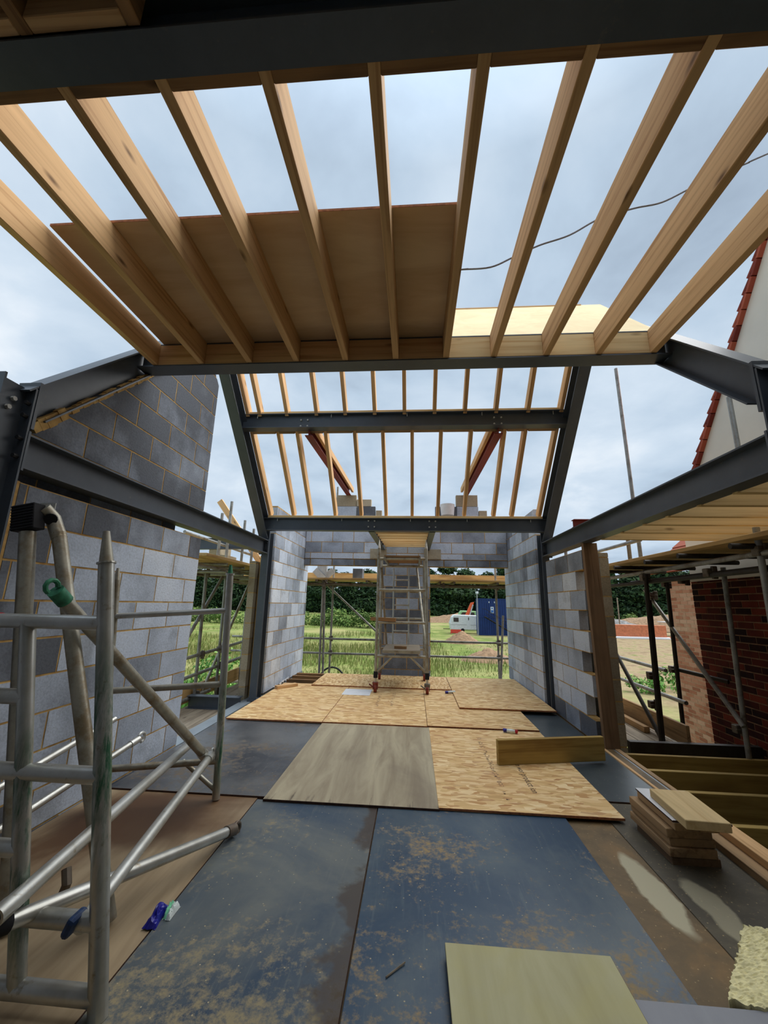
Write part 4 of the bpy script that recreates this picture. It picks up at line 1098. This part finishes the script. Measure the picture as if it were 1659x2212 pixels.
m = M(); m.box((-2.13, 9.35, 2.15), (0.22, 0.12, 0.42)); tag(obj('metal_bracket', m, 'panel_grey'), 'grey box behind the metal panels on the back scaffold', 'box')
# left run
l = Scaf('scaffold of grey poles outside the left opening', (-3.2, 6.5, -3.0))
for (ya, za, yb, zb, x) in ((6.08, 1.85, 6.24, -3.0, -3.2), (6.75, 1.88, 6.92, -3.0, -3.2), (7.02, 1.90, 7.0, 1.0, -3.3), (7.74, 1.2, 7.70, -3.0, -3.2), (7.75, 2.80, 7.75, 1.9, -3.2), (8.2, 3.1, 8.2, 1.9, -3.9), (6.72, 3.1, 6.72, 2.0, -3.22), (6.42, 2.82, 6.42, 2.1, -3.22), (7.30, 2.88, 7.30, 2.0, -3.2)):
    l.pole('standard', (x, ya, za), (x, yb, zb))
for (y0, z0, y1, z1) in ((5.0, 0.33, 8.8, 1.2), (5.0, 0.06, 8.8, 0.68)): pass
l.pole('guard_rail', (-3.2, 4.6, 0.545), (-3.2, 9.4, 0.70)); l.pole('guard_rail', (-3.2, 4.6, 0.28), (-3.2, 9.4, 0.42))
l.pole('guard_rail', (-3.2, 4.6, 0.02), (-3.2, 6.6, 0.02))
l.pole('diagonal_brace', (-3.22, 5.5, 0.55), (-3.22, 6.72, 1.83)); l.pole('diagonal_brace', (-3.24, 6.0, -0.5), (-3.24, 7.85, 1.7), 'aluminium_dull')
for y in (5.7, 6.3, 6.95, 7.6): l.pole('transom', (-3.6, y, 1.90), (-2.7, y, 1.90)); l.pole('transom', (-3.5, y + 0.1, 1.80), (-2.75, y + 0.1, 1.80))
l.pole('ledger', (-2.85, 4.6, 1.84), (-2.85, 9.4, 1.84)); l.pole('ledger', (-3.4, 4.6, 1.78), (-3.4, 9.4, 1.78), 'coupler')
l.pole('guard_rail', (-3.35, 5.6, 2.36), (-3.35, 9.2, 2.30))
for p in ((-3.2, 6.22, 0.59), (-3.2, 6.86, 0.35), (-3.2, 6.8, 0.61), (-3.2, 6.1, 1.8), (-3.2, 6.77, 1.8), (-3.2, 6.2, 0.03), (-3.2, 6.9, -0.05)): l.coup(p)
deck('boards of the left scaffold upper deck', 'on the upper deck outside the left opening', -2.65 - 0.9, -2.65, 5.0, 9.2, 1.945, 'y', 4, 'board_edge')
deck('boards of the left scaffold lower deck', 'at floor level outside the left opening', -3.26, -2.50, 3.9, 9.2, -0.14, 'y', 4)
tag(timber_piece('toe_board', (-3.27, 4.4, 0.03), (-3.27, 9.2, 0.09), 0.038, 0.21, 'board_edge'), 'pale toe board outside the left opening', 'toe board')
tag(timber_piece('plank', (-4.10, 8.0, 3.44), (-3.10, 8.0, 2.15), 0.05, 0.12, 'pine', up=(1, 0, 1)), 'pale timber plank leaning against the sky behind the left tie beam', 'plank')
for i, (x, z) in enumerate(((-3.72, 2.11), (-3.50, 2.11), (-3.62, 2.33))):
    m = M(); m.box((x - 0.05, 7.4, z - 0.01), (0.215, 0.44, 0.215)); tag(bev(obj('concrete_block', m, 'block_buff', tint=True)), 'buff block stacked on the left scaffold deck, %s' % ('lower left', 'lower right', 'top')[i], 'block', 'buff blocks on the left scaffold')
# right run
r = Scaf('dark scaffold of poles between the building and the brick house on the right', (3.0, 5.0, -3.0), True)
for (xa, ya, za, xb, yb, zb, mt) in ((2.75, 5.08, 1.85, 2.75, 5.30, -3.0, None), (2.80, 5.16, 1.5, 2.80, 5.36, -3.0, None), (3.3, 5.62, 1.80, 3.3, 5.78, -3.0, None), (3.35, 4.68, 1.85, 3.35, 4.86, -3.0, 'scaffold_steel'), (2.75, 3.42, 2.05, 2.75, 3.52, -3.0, 'scaffold_steel'), (3.0, 5.66, 4.893, 3.0, 5.60, 1.9, 'scaffold_steel'), (3.35, 4.20, 3.62, 3.35, 4.20, 1.9, 'scaffold_steel'), (2.86, 5.6, 2.35, 2.86, 5.6, 1.9, 'board_old'), (2.4, 6.6, 2.35, 2.4, 6.6, 1.9, 'scaffold_steel')):
    r.pole('standard', (xa, ya, za), (xb, yb, zb), mt)
r.pole('diagonal_brace', (3.3, 6.16, 1.66), (3.3, 4.68, 0.26), 'scaffold_steel')
r.pole('diagonal_brace', (2.85, 6.3, 0.83), (2.85, 5.2, -0.2))
r.pole('guard_rail', (3.22, 7.6, 0.655), (3.22, 5.75, 0.63), 'scaffold_steel'); r.pole('guard_rail', (3.22, 7.6, 0.33), (3.22, 5.42, 0.315), 'scaffold_steel')
r.pole('guard_rail', (3.3, 5.72, 0.66), (3.58, 5.2, 0.60))
r.pole('ledger', (2.75, 6.5, 1.80), (2.75, 2.6, 1.85), 'scaffold_steel'); r.pole('ledger', (3.3, 6.5, 1.78), (3.3, 2.6, 1.80)); r.pole('ledger', (2.80, 6.5, 1.70), (2.80, 3.4, 1.72))
r.pole('guard_rail', (2.75, 6.6, 2.225), (2.75, 5.1, 2.215), 'scaffold_steel')
for y in (3.45, 4.12, 4.7, 5.4, 6.0): r.pole('transom', (2.55, y, 1.90), (3.5, y - 0.04, 1.90))
for p in ((2.75, 5.12, 1.76), (3.3, 5.66, 1.72), (3.3, 5.74, 0.65), (3.35, 4.84, 0.20), (2.75, 3.43, 1.86), (2.75, 5.22, 0.64), (2.75, 5.26, 0.32), (3.3, 6.0, 1.58), (3.05, 4.9, 1.72), (2.8, 4.1, 1.74)): r.coup(p)
deck('boards of the right scaffold upper deck', 'on the upper deck over the right gap', 2.62, 3.52, 2.6, 6.6, 1.945, 'y', 4, 'board_edge')
deck('boards of the right scaffold lower deck', 'at floor level outside the right block wall', 2.42, 3.20, 5.02, 8.4, -0.14, 'y', 4)
tag(timber_piece('toe_board', (2.98, 5.05, 0.05), (2.98, 8.2, 0.03), 0.038, 0.215, 'pine_grey'), 'weathered toe board on the lower deck beside the brick house', 'toe board')
tag(timber_piece('timber_offcut', (2.88, 5.70, -0.065), (2.88, 7.6, -0.065), 0.07, 0.07, 'pine_grey'), 'square timber lying along the toe board on the right lower deck', 'plank')

# ================================================================== neighbouring brick house on the right
h = empty('brick_house', (5.0, 4.0, -3.0), 'red brick house with white rendered gable and tiled verge on the right', 'house')
masonry_wall('brick_wall', 'x', 3.62, -1, 0.22, [(1.0, 5.66, -0.60, 1.755)], z0=-0.6, phase=5.66, blen=0.225, course=0.075, mats=('brick_red', 'mortar_old'), parent=h, tone=lambda u, z: 0.38, recess=0.004, rnd=0.9)
m = M(); m.box((3.73, 3.33, -1.8), (0.22, 4.66, 2.4)); obj('lower_wall', m, 'brick_red', h, tint=True)
m = M(); pts = [(5.55, 2.62), (5.62, 2.50), (5.62, 1.76), (-2.4, 1.76), (-2.4, 2.5), (1.6, 7.9)]
m.prism([Vector((3.60, y, z)) for y, z in pts], (0.25, 0, 0)); obj('rendered_gable', m, 'render_white', h)
m = M(); m.box((3.59, 1.6, 1.775), (0.05, 8.1, 0.05)); obj('render_stop', m, 'render_white', h)
def verge():
    m = M(); a = Vector((0, 5.62, 2.56)); b_ = Vector((0, 1.6, 7.93)); n = 42
    d = (b_ - a).normalized(); nrm = Vector((0, d.z, -d.y))
    ang = math.atan2(d.z, d.y)
    rm_ = Matrix((Vector((1, 0, 0)), d, nrm)).transposed()
    for i in range(n):
        p = a.lerp(b_, (i + 0.5) / n)
        for j in range(2):
            m.box(Vector((3.54 + 0.10 + 0.17 * j, p.y, p.z)) + nrm * (0.03 + 0.012 * j), (0.17, 0.20, 0.028), rm_ @ Matrix.Rotation(-0.20, 3, 'X'))
        m.box(Vector((3.575, p.y, p.z)) + nrm * -0.004, (0.05, 0.148, 0.03), rm_)
    o = obj('verge_tiles', m, 'tile_red', h)
verge()
m = M()
for s_, (ya, za), (yb, zb) in ((1, (5.62, 2.56), (1.6, 7.93)),):
    m.prism([Vector((3.72, ya, za)), Vector((9.5, ya, za)), Vector((9.5, yb, zb)), Vector((3.72, yb, zb))], (0, 0.03, 0.03))
obj('roof', m, 'tile_red', h)
h2 = empty('brick_annex', (6.5, 8.0, -3.0), 'pale orange brick annex with low tiled roof behind the dark brick wall on the right', 'house')
masonry_wall('brick_wall', 'x', 5.5, -1, 0.22, [(5.75, 9.45, -1.5, 2.05)], z0=-1.5, phase=9.45, blen=0.225, course=0.075, mats=('brick_pale', 'mortar_brown'), parent=h2, tone=lambda u, z: 0.45 + (0.16 if z > 1.0 else 0), recess=0.003, rnd=0.7)
m = M(); m.box((5.61, 7.6, -2.25), (0.22, 3.7, 1.5)); obj('lower_wall', m, 'brick_pale', h2, tint=True)
m = M()
for i in range(9):
    f = i / 9
    m.box((5.25 + 1.9 * f + 0.1, 7.65, 2.16 + 1.9 * f * 0.95 + 0.1), (0.34, 3.9, 0.03), Matrix.Rotation(-0.70, 3, 'Y'))
obj('tiled_roof', m, 'tile_red', h2)
# overhead cable
pts = [(1.0, 9.0, 9.93), (1.238, 9.0, 9.948), (1.953, 9.0, 9.984), (2.556, 9.0, 10.27), (3.223, 9.0, 10.597), (4.007, 9.0, 10.875), (4.822, 9.0, 11.359), (5.713, 9.0, 11.631), (6.426, 9.0, 11.78), (7.233, 9.0, 12.209), (8.04, 9.0, 12.61), (8.721, 9.0, 12.915), (9.271, 9.0, 13.184), (14, 9.3, 15.6)]
def smooth_path(p, n=6):
    p = [Vector(q) for q in p]; o_ = []
    for i in range(len(p) - 1):
        a, b_, c, d_ = p[max(i - 1, 0)], p[i], p[i + 1], p[min(i + 2, len(p) - 1)]
        for q in range(n):
            t = q / n
            o_.append(0.5 * ((2 * b_) + (c - a) * t + (2 * a - 5 * b_ + 4 * c - d_) * t * t + (3 * b_ - a - 3 * c + d_) * t ** 3))
    return o_ + [p[-1]]
m = M(); m.tube(smooth_path([(-3.5, 9.0, 9.6)] + pts), 0.022, 6); tag(obj('overhead_cable', m, 'cable_grey', smooth=True), 'thin grey cable crossing the sky at the upper right', 'cable')

# loose blocks on top of the back wall
for i, (x0, x1, z, mt, t, lab) in enumerate((
        (-1.66, -1.235, 3.19, 'block_grey', 0.5, 'left stack, lower course on the left'), (-1.22, -0.83, 3.19, 'block_grey', 0.05, 'left stack, dark block in the lower course'), (-0.815, -0.69, 3.19, 'block_buff', 0.4, 'left stack, small buff block at the right end'),
        (-1.665, -1.245, 3.41, 'block_buff', 0.3, 'left stack, wide block on top'), (-1.235, -0.92, 3.41, 'block_buff', 0.7, 'left stack, lighter block right of the top one'),
        (0.435, 0.875, 3.19, 'block_grey', 0.05, 'right stack, dark block at the left end'), (0.885, 1.325, 3.19, 'block_grey', 0.45, 'right stack, lower course on the right'), (1.335, 1.50, 3.19, 'block_buff', 0.4, 'right stack, small buff block at the right end'),
        (0.87, 1.315, 3.41, 'block_buff', 0.3, 'right stack, wide block on top'))):
    m = M(); hh = 0.215 if z < 3.4 else 0.245
    if 'small' in lab: hh = 0.13
    if 'lighter' in lab: hh = 0.15
    m.box(((x0 + x1) / 2, 8.37, z + hh / 2), (x1 - x0, 0.11, hh), t=t)
    tag(bev(obj('concrete_block', m, mt, tint=True)), 'loose block on the back wall top, %s' % lab, 'block', 'loose blocks on the back wall')
m = M(); m.tube([(0.68, 8.22, 3.19), (0.68, 8.22, 3.42)], 0.13, 20, r2=0.15); tag(obj('bucket', m, 'plastic_white', smooth=True), 'white bucket beside the right stack of blocks on the back wall', 'bucket')

# ================================================================== landscape
def leaf_cloud(name, blobs, nleaf, size, mat, seed):
    rnd = random.Random(seed); vs, fs = [], []
    for _ in range(nleaf):
        c, rr, sq = rnd.choice(blobs)
        while True:
            d = Vector((rnd.uniform(-1, 1), rnd.uniform(-1, 1), rnd.uniform(-1, 1)))
            if 0.05 < d.length < 1: break
        d = d.normalized() * (rnd.uniform(0.35, 1.0) ** 0.5)
        p = Vector(c) + Vector((d.x * rr, d.y * rr, d.z * rr * sq))
        n = (d + Vector((rnd.uniform(-.7, .7), rnd.uniform(-.7, .7), rnd.uniform(-.2, .9)))).normalized()
        a = n.orthogonal().normalized(); a = (Matrix.Rotation(rnd.uniform(0, 6.28), 3, n) @ a); b_ = n.cross(a)
        s = size * rnd.uniform(0.6, 1.3); i = len(vs)
        vs += [p - a * s, p + b_ * s * 0.5, p + a * s, p - b_ * s * 0.5]; fs.append((i, i + 1, i + 2, i + 3))
    me = bpy.data.meshes.new(name); me.from_pydata([tuple(v) for v in vs], [], fs); me.materials.append(MAT[mat]); me.update()
    return me
def tree_mesh(seed, h, w):
    rnd = random.Random(seed); bl = []
    for i in range(20):
        f = rnd.random() ** 0.85
        z = h * (0.10 + 0.82 * f); rad = w * (0.5 - 0.28 * f) * rnd.uniform(0.7, 1.1)
        an = rnd.uniform(0, 6.28); q = w * 0.34 * (1 - f * 0.7) * rnd.random()
        bl.append(((q * math.cos(an), q * math.sin(an), z), rad * 0.72, 0.8))
    return leaf_cloud('crown', bl, 4200, 0.45, 'leaf_dark', seed)
crowns = [tree_mesh(11, 14, 12), tree_mesh(12, 14, 11), tree_mesh(13, 14, 13)]
tm = M(); tm.tube([(0, 0, 0), (0.1, 0, 4), (0.2, 0.1, 8)], 0.35, 8, r2=0.12)
def tree(x, y, h, label):
    e_ = bpy.data.objects.new('tree', None); C.objects.link(e_); e_.location = (x, y, -2.2); s = h / 14.0
    WM[e_.name] = Matrix.Translation((x, y, -2.2))
    tag(e_, label, 'tree', 'dark trees at the edge of the field')
    kk = random.randrange(3)
    c_ = bpy.data.objects.new('crown', crowns[kk]); C.objects.link(c_); c_.parent = e_; c_.scale = (s * random.uniform(1.3, 1.5), s, s * random.uniform(0.95, 1.06)); c_.rotation_euler = (0, 0, random.uniform(0, 6.28))
    t_ = obj('trunk', tm, 'bark', None, origin=(0, 0, 0)); t_.parent = e_; t_.matrix_basis = Matrix.Scale(s, 4)
txs = [-78, -71, -64, -57, -50, -44, -38, -32, -26, -20, -14, -8, -2, 4, 10, 16, 22, 28, 34, 42, 50, 57, 64, 71, 78, 86]
for i, x in enumerate(txs):
    if x < -20: hh = 12.2 + 1.2 * math.sin(i * 1.7)
    elif x < 30: hh = 13.6 + 1.5 * math.sin(i * 1.9) + (x + 20) * 0.045
    else: hh = 17.0 + 1.3 * math.sin(i * 2.3)
    where = 'left of the left steel column' if x < -45 else 'seen through the far left opening' if x < -12 else 'behind the far tower and central pier' if x < 2 else 'behind the caravan and blue cabins' if x < 32 else 'in the gap left of the brick house'
    tree(x, 128 + random.uniform(-5, 5), hh, 'dark tree in the far tree line, %s' % where)
# second file closing the gaps low down
for i in range(22):
    x = -80 + i * 8
    where = 'left of the left steel column' if x < -45 else 'seen through the far left opening' if x < -12 else 'behind the far tower and central pier' if x < 2 else 'behind the caravan and blue cabins' if x < 32 else 'in the gap left of the brick house'
    tree(x, 141 + random.uniform(-3, 3), 13.5 if x < 30 else 17, 'dark tree in the far tree line, %s' % where)
# bramble bank
bush = [leaf_cloud('bush', [((random.uniform(-3, 3), random.uniform(-1.5, 1.5), random.uniform(0.3, 1.9)), random.uniform(1.0, 1.7), 0.75) for _ in range(9)], 1500, 0.20, 'leaf_mid', 40 + q) for q in range(3)]
bx = [(-46, 76), (-40, 78), (-34, 74), (-29, 76), (-24.5, 73), (-20, 74), (-15.5, 72), (-11, 72), (-6.5, 71), (-2, 73), (50, 95), (58, 97), (66, 96), (44, 98)]
for i, (x, y) in enumerate(bx):
    o = bpy.data.objects.new('bush', bush[i % 3]); C.objects.link(o); o.location = (x, y, -2.55); o.scale = (1.05, 1, random.uniform(1.0, 1.25)); o.rotation_euler = (0, 0, random.uniform(-0.3, 0.3))
    tag(o, 'green bramble bush before the trees, %s' % ('left of the left steel column' if x < -30 else 'in the far left opening' if x < -5 else 'behind the far tower' if x < 10 else 'right of the timber post'), 'bush', 'bramble bushes before the trees')
# leafy weeds close to the left scaffold
wd = leaf_cloud('weeds', [((random.uniform(-2.4, 2.4), random.uniform(-1.5, 1.5), random.uniform(0.2, 1.1)), random.uniform(0.5, 0.8), 0.7) for _ in range(14)], 2600, 0.085, 'leaf_bright', 77)
o = bpy.data.objects.new('weeds', wd); C.objects.link(o); o.location = (-9.4, 17.0, -3.0); o.scale = (1.25, 1.2, 1.5)
tag(o, 'patch of bright leafy weeds outside the left opening', 'weeds', kind='stuff')
wd2 = leaf_cloud('weeds', [((random.uniform(-1.2, 1.2), random.uniform(-1, 1), random.uniform(0.2, 0.7)), 0.5, 0.8) for _ in range(8)], 900, 0.10, 'leaf_bright', 78)
for i, (x, y, s, lab) in enumerate(((13.3, 24.0, 1.0, 'green weeds below the lower scaffold rail on the right'), (16.5, 25.5, 1.3, 'grey-green weeds right of the thick scaffold pole'))):
    o = bpy.data.objects.new('weeds', wd2); C.objects.link(o); o.location = (x, y, -3.0); o.scale = (s, s, s)
    tag(o, lab, 'weeds', kind='stuff')
# meadow grass
def grass():
    rnd = random.Random(5); vs, fs = [], []
    for _ in range(60000):
        y = 18 + 62 * rnd.random() ** 1.4
        x = rnd.uniform(-0.68 * y - 6, 0.26 * y + 2)
        if x > 4 and y > 52: continue
        if x > 2.0 and rnd.random() < 0.45: continue
        if ((x - 5.6) / 2.2) ** 2 + ((y - 50) / 2) ** 2 < 1 or ((x - 6.3) / 2.4) ** 2 + ((y - 36.5) / 2) ** 2 < 1: continue
        den = math.sin(x * 0.5 + 2) * math.sin(y * 0.31) + math.sin(x * 0.23 - y * 0.4)
        hgt = rnd.uniform(0.25, 0.8) * (1.0 + 0.35 * den) * (0.30 if y < 24 else 0.45 if y < 30 else 1.0) * (0.55 if x > 3 else 1.0)
        w = rnd.uniform(0.012, 0.03) * (0.6 + y / 60)
        an = rnd.uniform(0, 3.14); lx, ly = rnd.uniform(-.25, .25) * hgt, rnd.uniform(-.2, .2) * hgt
        cx, cy = math.cos(an) * w, math.sin(an) * w; i = len(vs); z = -3.1
        vs += [(x - cx, y - cy, z), (x + cx, y + cy, z), (x + cx * .6 + lx * .4, y + cy * .6 + ly * .4, z + hgt * .65), (x + lx, y + ly, z + hgt), (x - cx * .6 + lx * .4, y - cy * .6 + ly * .4, z + hgt * .65)]
        fs.append((i, i + 1, i + 2, i + 3, i + 4))
    me = bpy.data.meshes.new('meadow_grass'); me.from_pydata(vs, [], fs); me.materials.append(MAT['grass_blade']); me.update()
    o = bpy.data.objects.new('meadow_grass', me); C.objects.link(o); tag(o, 'tall green and straw coloured grass of the field outside', 'grass', kind='stuff')
grass()
def mound(x, y, rx, ry, hh, label):
    bm = bmesh.new(); n = 26
    gr = []
    for i in range(n + 1):
        row = []
        for j in range(n + 1):
            u, v = -1 + 2 * i / n, -1 + 2 * j / n
            q = max(0, 1 - math.sqrt(u * u + v * v)); q = q ** 0.85
            row.append(bm.verts.new((x + u * rx, y + v * ry, -3.12 + (0.5 if y > 56 else 0.25 if y > 45 else 0.0) + hh * q * (1 + random.uniform(-.12, .12)))))
        gr.append(row)
    for i in range(n):
        for j in range(n): bm.faces.new((gr[i][j], gr[i + 1][j], gr[i + 1][j + 1], gr[i][j + 1]))
    me = bpy.data.meshes.new('soil_mound'); bm.to_mesh(me); bm.free(); me.materials.append(MAT['soil'])
    for p in me.polygons: p.use_smooth = True
    o = bpy.data.objects.new('soil_mound', me); C.objects.link(o); tag(o, label, 'soil mound')
mound(5.6, 50, 2.2, 2.0, 1.35, 'farther pointed heap of soil seen through the far right opening')
mound(6.3, 36.5, 2.4, 2.0, 1.05, 'nearer broad heap of soil seen through the far right opening')
mound(14, 102, 15, 6, 2.7, 'long brown bank of soil in front of the trees left of the caravan')
mound(52, 88, 22, 6, 3.2, 'long bare bank of soil right of the timber post')

# caravan, site cabins and things around them
cv = empty('caravan', (7.6, 64, -2.5), 'white touring caravan beside the blue cabins', 'caravan')
m = M()
prof = [(-2.3, 0.42), (2.3, 0.42), (2.45, 1.2), (2.2, 2.0), (1.75, 2.5), (-1.75, 2.55), (-2.1, 2.2), (-2.42, 1.3)]
m.prism([Vector((7.75 + px_, 63.0, -2.5 + pz)) for px_, pz in prof], (0, 2.2, 0)); bev(obj('body', m, 'caravan_white', cv), 0.08, 2)
for nm, x, z, w, hh in (('window', 6.25, -0.65, 0.75, 0.6), ('window', 10.0, -0.85, 0.9, 0.6), ('door_window', 8.1, -0.48, 0.14, 0.42)):
    m = M(); m.box((x, 62.98, z), (w, 0.03, hh)); bev(obj(nm, m, 'window_dark', cv), 0.02)
m = M(); m.box((8.1, 62.985, -1.15), (0.62, 0.02, 1.75)); obj('door', m, 'caravan_white', cv)
m = M(); m.box((7.75, 62.985, -1.35), (4.6, 0.015, 0.04)); obj('trim', m, 'panel_grey', cv)
for x in (7.2,):
    m = M(); m.tube([(x, 62.98, -2.15), (x, 63.2, -2.15)], 0.27, 18); obj('wheel', m, 'rubber_black', cv, smooth=True)
m = M(); m.tube([(5.4, 64.1, -2.05), (4.4, 64.1, -2.05)], 0.05, 8); obj('tow_bar', m, 'rubber_black', cv)
def cabin(x0, x1, y0, y1, z0, z1, label, sign=False):
    e_ = empty('site_cabin', ((x0 + x1) / 2, (y0 + y1) / 2, z0), label, 'site cabin')
    m = M(); m.box(((x0 + x1) / 2, (y0 + y1) / 2, (z0 + z1) / 2), (x1 - x0, y1 - y0, z1 - z0))
    n = 16
    for i in range(n): m.box((x0 + 0.15 + (x1 - x0 - 0.3) * (i + 0.5) / n, y0 - 0.02, (z0 + z1) / 2), ((x1 - x0) / n * 0.5, 0.05, z1 - z0 - 0.3))
    obj('shell', m, 'container_blue', e_)
    m = M(); m.box(((x0 + x1) / 2, y0 - 0.03, z1 - 0.06), (x1 - x0, 0.06, 0.12)); m.box(((x0 + x1) / 2, y0 - 0.03, z0 + 0.06), (x1 - x0, 0.06, 0.12)); obj('rail', m, 'container_blue', e_)
    if sign:
        m = M(); m.box((10.85, y0 - 0.07, 0.9), (0.42, 0.02, 0.85)); s_ = obj('sign', m, 'sign_white', e_)
        m = M(); m.box((10.85, y0 - 0.085, 0.72), (0.34, 0.01, 0.34)); m.tube([(10.85, y0 - 0.07, 1.12), (10.85, y0 - 0.095, 1.12)], 0.11, 12); obj('symbol', m, 'sign_blue', s_)
        for x in (10.45, 11.2, 12.9):
            m = M(); m.box((x, y0 - 0.07, 1.95), (0.10, 0.05, 0.22)); obj('light_fitting', m, 'sign_white', e_)
    return e_
cabin(9.0, 14.2, 59.0, 61.5, -2.5, -0.04, 'blue steel site cabin on the ground, the lower of two')
cabin(9.0, 14.2, 59.0, 61.5, -0.02, 2.45, 'blue steel site cabin on top of the other one', True)
stx = empty('site_stair', (12, 58.3, -3.0), 'black steel stair going down in front of the blue cabins', 'stair')
m = M(); m.tube([(9.6, 58.3, 0.0), (13.9, 58.3, -2.5)], 0.07, 8); m.tube([(9.6, 57.4, 0.0), (13.9, 57.4, -2.5)], 0.07, 8); obj('stringer', m, 'rubber_black', stx)
m = M(); m.tube([(9.2, 57.4, 1.05), (9.6, 57.4, 1.05), (13.9, 57.4, -1.45)], 0.035, 6); m.tube([(9.6, 57.4, 0.55), (13.9, 57.4, -1.95)], 0.03, 6); obj('handrail', m, 'rubber_black', stx)
for i in range(9):
    f = (i + 0.5) / 9; m = M(); m.box((9.6 + 4.3 * f, 57.85, -2.5 * f), (0.28, 0.9, 0.04)); obj('tread', m, 'scaffold_dark', stx)
for i in range(4):
    f = (i + 0.5) / 4; m = M(); m.tube([(9.6 + 4.3 * f, 57.4, -2.5 * f), (9.6 + 4.3 * f, 57.4, 1.05 - 2.5 * f)], 0.03, 6); obj('baluster', m, 'rubber_black', stx)
m = M(); m.tube([(8.8, 58.8, -2.6), (8.8, 58.8, 3.1)], 0.06, 8); ms = obj('light_mast', m, 'panel_grey'); tag(ms, 'thin mast with white head left of the upper blue cabin', 'mast')
m = M(); m.tube([(8.8, 58.8, 3.1), (8.8, 58.8, 3.4)], 0.2, 12); obj('lamp_head', m, 'sign_white', ms, smooth=True)
dg = empty('excavator_arm', (9.0, 66, -1), 'orange excavator arm showing behind the caravan', 'excavator')
m = M(); m.prism([Vector((7.8, 66, -0.5)), Vector((8.6, 66, -0.5)), Vector((9.4, 66, 2.0)), Vector((8.9, 66, 1.9))], (0, 0.5, 0)); obj('boom', m, 'digger_orange', dg)
m = M(); m.tube([(8.6, 65.9, -0.2), (9.2, 65.9, 1.6)], 0.09, 8); obj('ram', m, 'panel_grey', dg)
m = M(); m.prism([Vector((6.6, 69, -2.5)), Vector((11.0, 69, -2.5)), Vector((11.0, 69, 0.0)), Vector((10.3, 69, 0.55)), Vector((7.7, 69, 0.62)), Vector((7.2, 69, -0.2)), Vector((6.6, 69, -0.7))], (0, 2, 0))
vn = bev(obj('van', m, 'van_green'), 0.1, 2); tag(vn, 'pale green van roof showing behind the caravan', 'van')
m = M(); m.prism([Vector((7.5, 68.97, -0.15)), Vector((9.9, 68.97, -0.15)), Vector((9.8, 68.97, 0.34)), Vector((7.9, 68.97, 0.36))], (0, 0.05, 0)); obj('side_window', m, 'window_dark', vn)
m = M(); m.box((6.0, 61.0, -2.2), (1.5, 0.08, 0.5)); m.box((5.3, 61.0, -2.4), (0.1, 0.5, 0.3)); m.box((6.7, 61.0, -2.4), (0.1, 0.5, 0.3)); tag(obj('site_barrier', m, 'barrier_red'), 'low red barrier in front of the caravan', 'barrier')
# right-hand background
m = M(); m.box((31.2, 63, -2.0), (9.0, 1.2, 2.4)); tag(obj('brick_pack', m, 'brickpack'), 'long orange pack of bricks in the distance right of the timber post', 'bricks')
m = M(); m.box((31.0, 62.1, -2.7), (9.8, 0.5, 0.65)); tag(bev(obj('plastic_sheeting', m, 'plastic_white'), 0.15, 2), 'white plastic sheeting at the foot of the distant brick pack', 'sheeting')
m = M(); m.box((39.5, 64.5, -2.75), (8.0, 1.0, 0.6)); tag(obj('brick_pack', m, 'brickpack'), 'low red row of bricks right of the thick scaffold pole', 'bricks')
mm = []
for nm, (x, y, rx, ry, hh), lab in (('rubble_heap', (33, 74, 9, 3, 2.6), 'grey heap of rubble behind the distant brick pack'),):
    mound(x, y, rx, ry, hh, lab)
    C.objects[-1].name = nm; C.objects[-1].data.materials[0] = MAT['rubble']
m = M(); m.box((42.2, 68, -1.7), (4.2, 2.0, 2.4)); sk = bev(obj('site_shed', m, 'rubble'), 0.05); tag(sk, 'dark grey site shed with pale roof right of the thick scaffold pole', 'shed')
m = M(); m.box((41.4, 67.8, -0.42), (6.2, 2.6, 0.12)); obj('roof', m, 'plastic_white', sk)
m = M(); m.box((38.6, 57, -2.9), (4.0, 1.0, 0.3)); tag(bev(obj('plastic_sheeting', m, 'plastic_white'), 0.1, 2), 'white sheeting on bare ground beside the traffic cone', 'sheeting')
tcn = empty('traffic_cone', (28.0, 48, -3.0), 'red and white traffic cone on the bare ground in the right gap', 'cone')
for z0, z1, r0, r1, mt in ((0.06, 0.35, 0.22, 0.15, 'barrier_red'), (0.35, 0.6, 0.15, 0.10, 'plastic_white'), (0.6, 0.9, 0.10, 0.04, 'barrier_red')):
    m = M(); m.tube([(28.0, 48, -3 + z0), (28.0, 48, -3 + z1)], r0, 12, r2=r1); obj('band', m, mt, tcn, smooth=True)
m = M(); m.box((28.0, 48, -2.97), (0.55, 0.55, 0.06)); obj('base', m, 'barrier_red', tcn)
for i, (x, y, hh) in enumerate(((33.0, 70, 6.2), (30.4, 70, 4.2), (37.6, 70, 4.4))):
    m = M(); m.tube([(x, y, -3), (x, y, -3 + hh)], 0.09, 6); tag(obj('post', m, 'board_old'), 'thin pale post before the dark trees on the right, %s' % ('the tallest', 'the left short one', 'the right short one')[i], 'post')
m = M()
pts = [(-4.6 + 0.75 * math.cos(a) , 24, -3.0 + 0.85 * math.sin(a)) for a in [PI * q / 10 for q in range(11)]]
m.tube(pts, 0.05, 8); tag(obj('drain_pipe', m, 'rubber_black', smooth=True), 'black bent pipe coil in the weeds at the foot of the far left opening', 'pipe')
m = M(); m.box((-4.5, 20.5, -2.3), (9.0, 0.05, 0.16)); 
for x in (-8.5, -5.6, -2.4, -0.4): m.box((x, 20.55, -2.55), (0.10, 0.08, 0.95))
tag(obj('timber_rail', m, 'board_old'), 'low weathered timber rail outside the far left opening', 'rail')
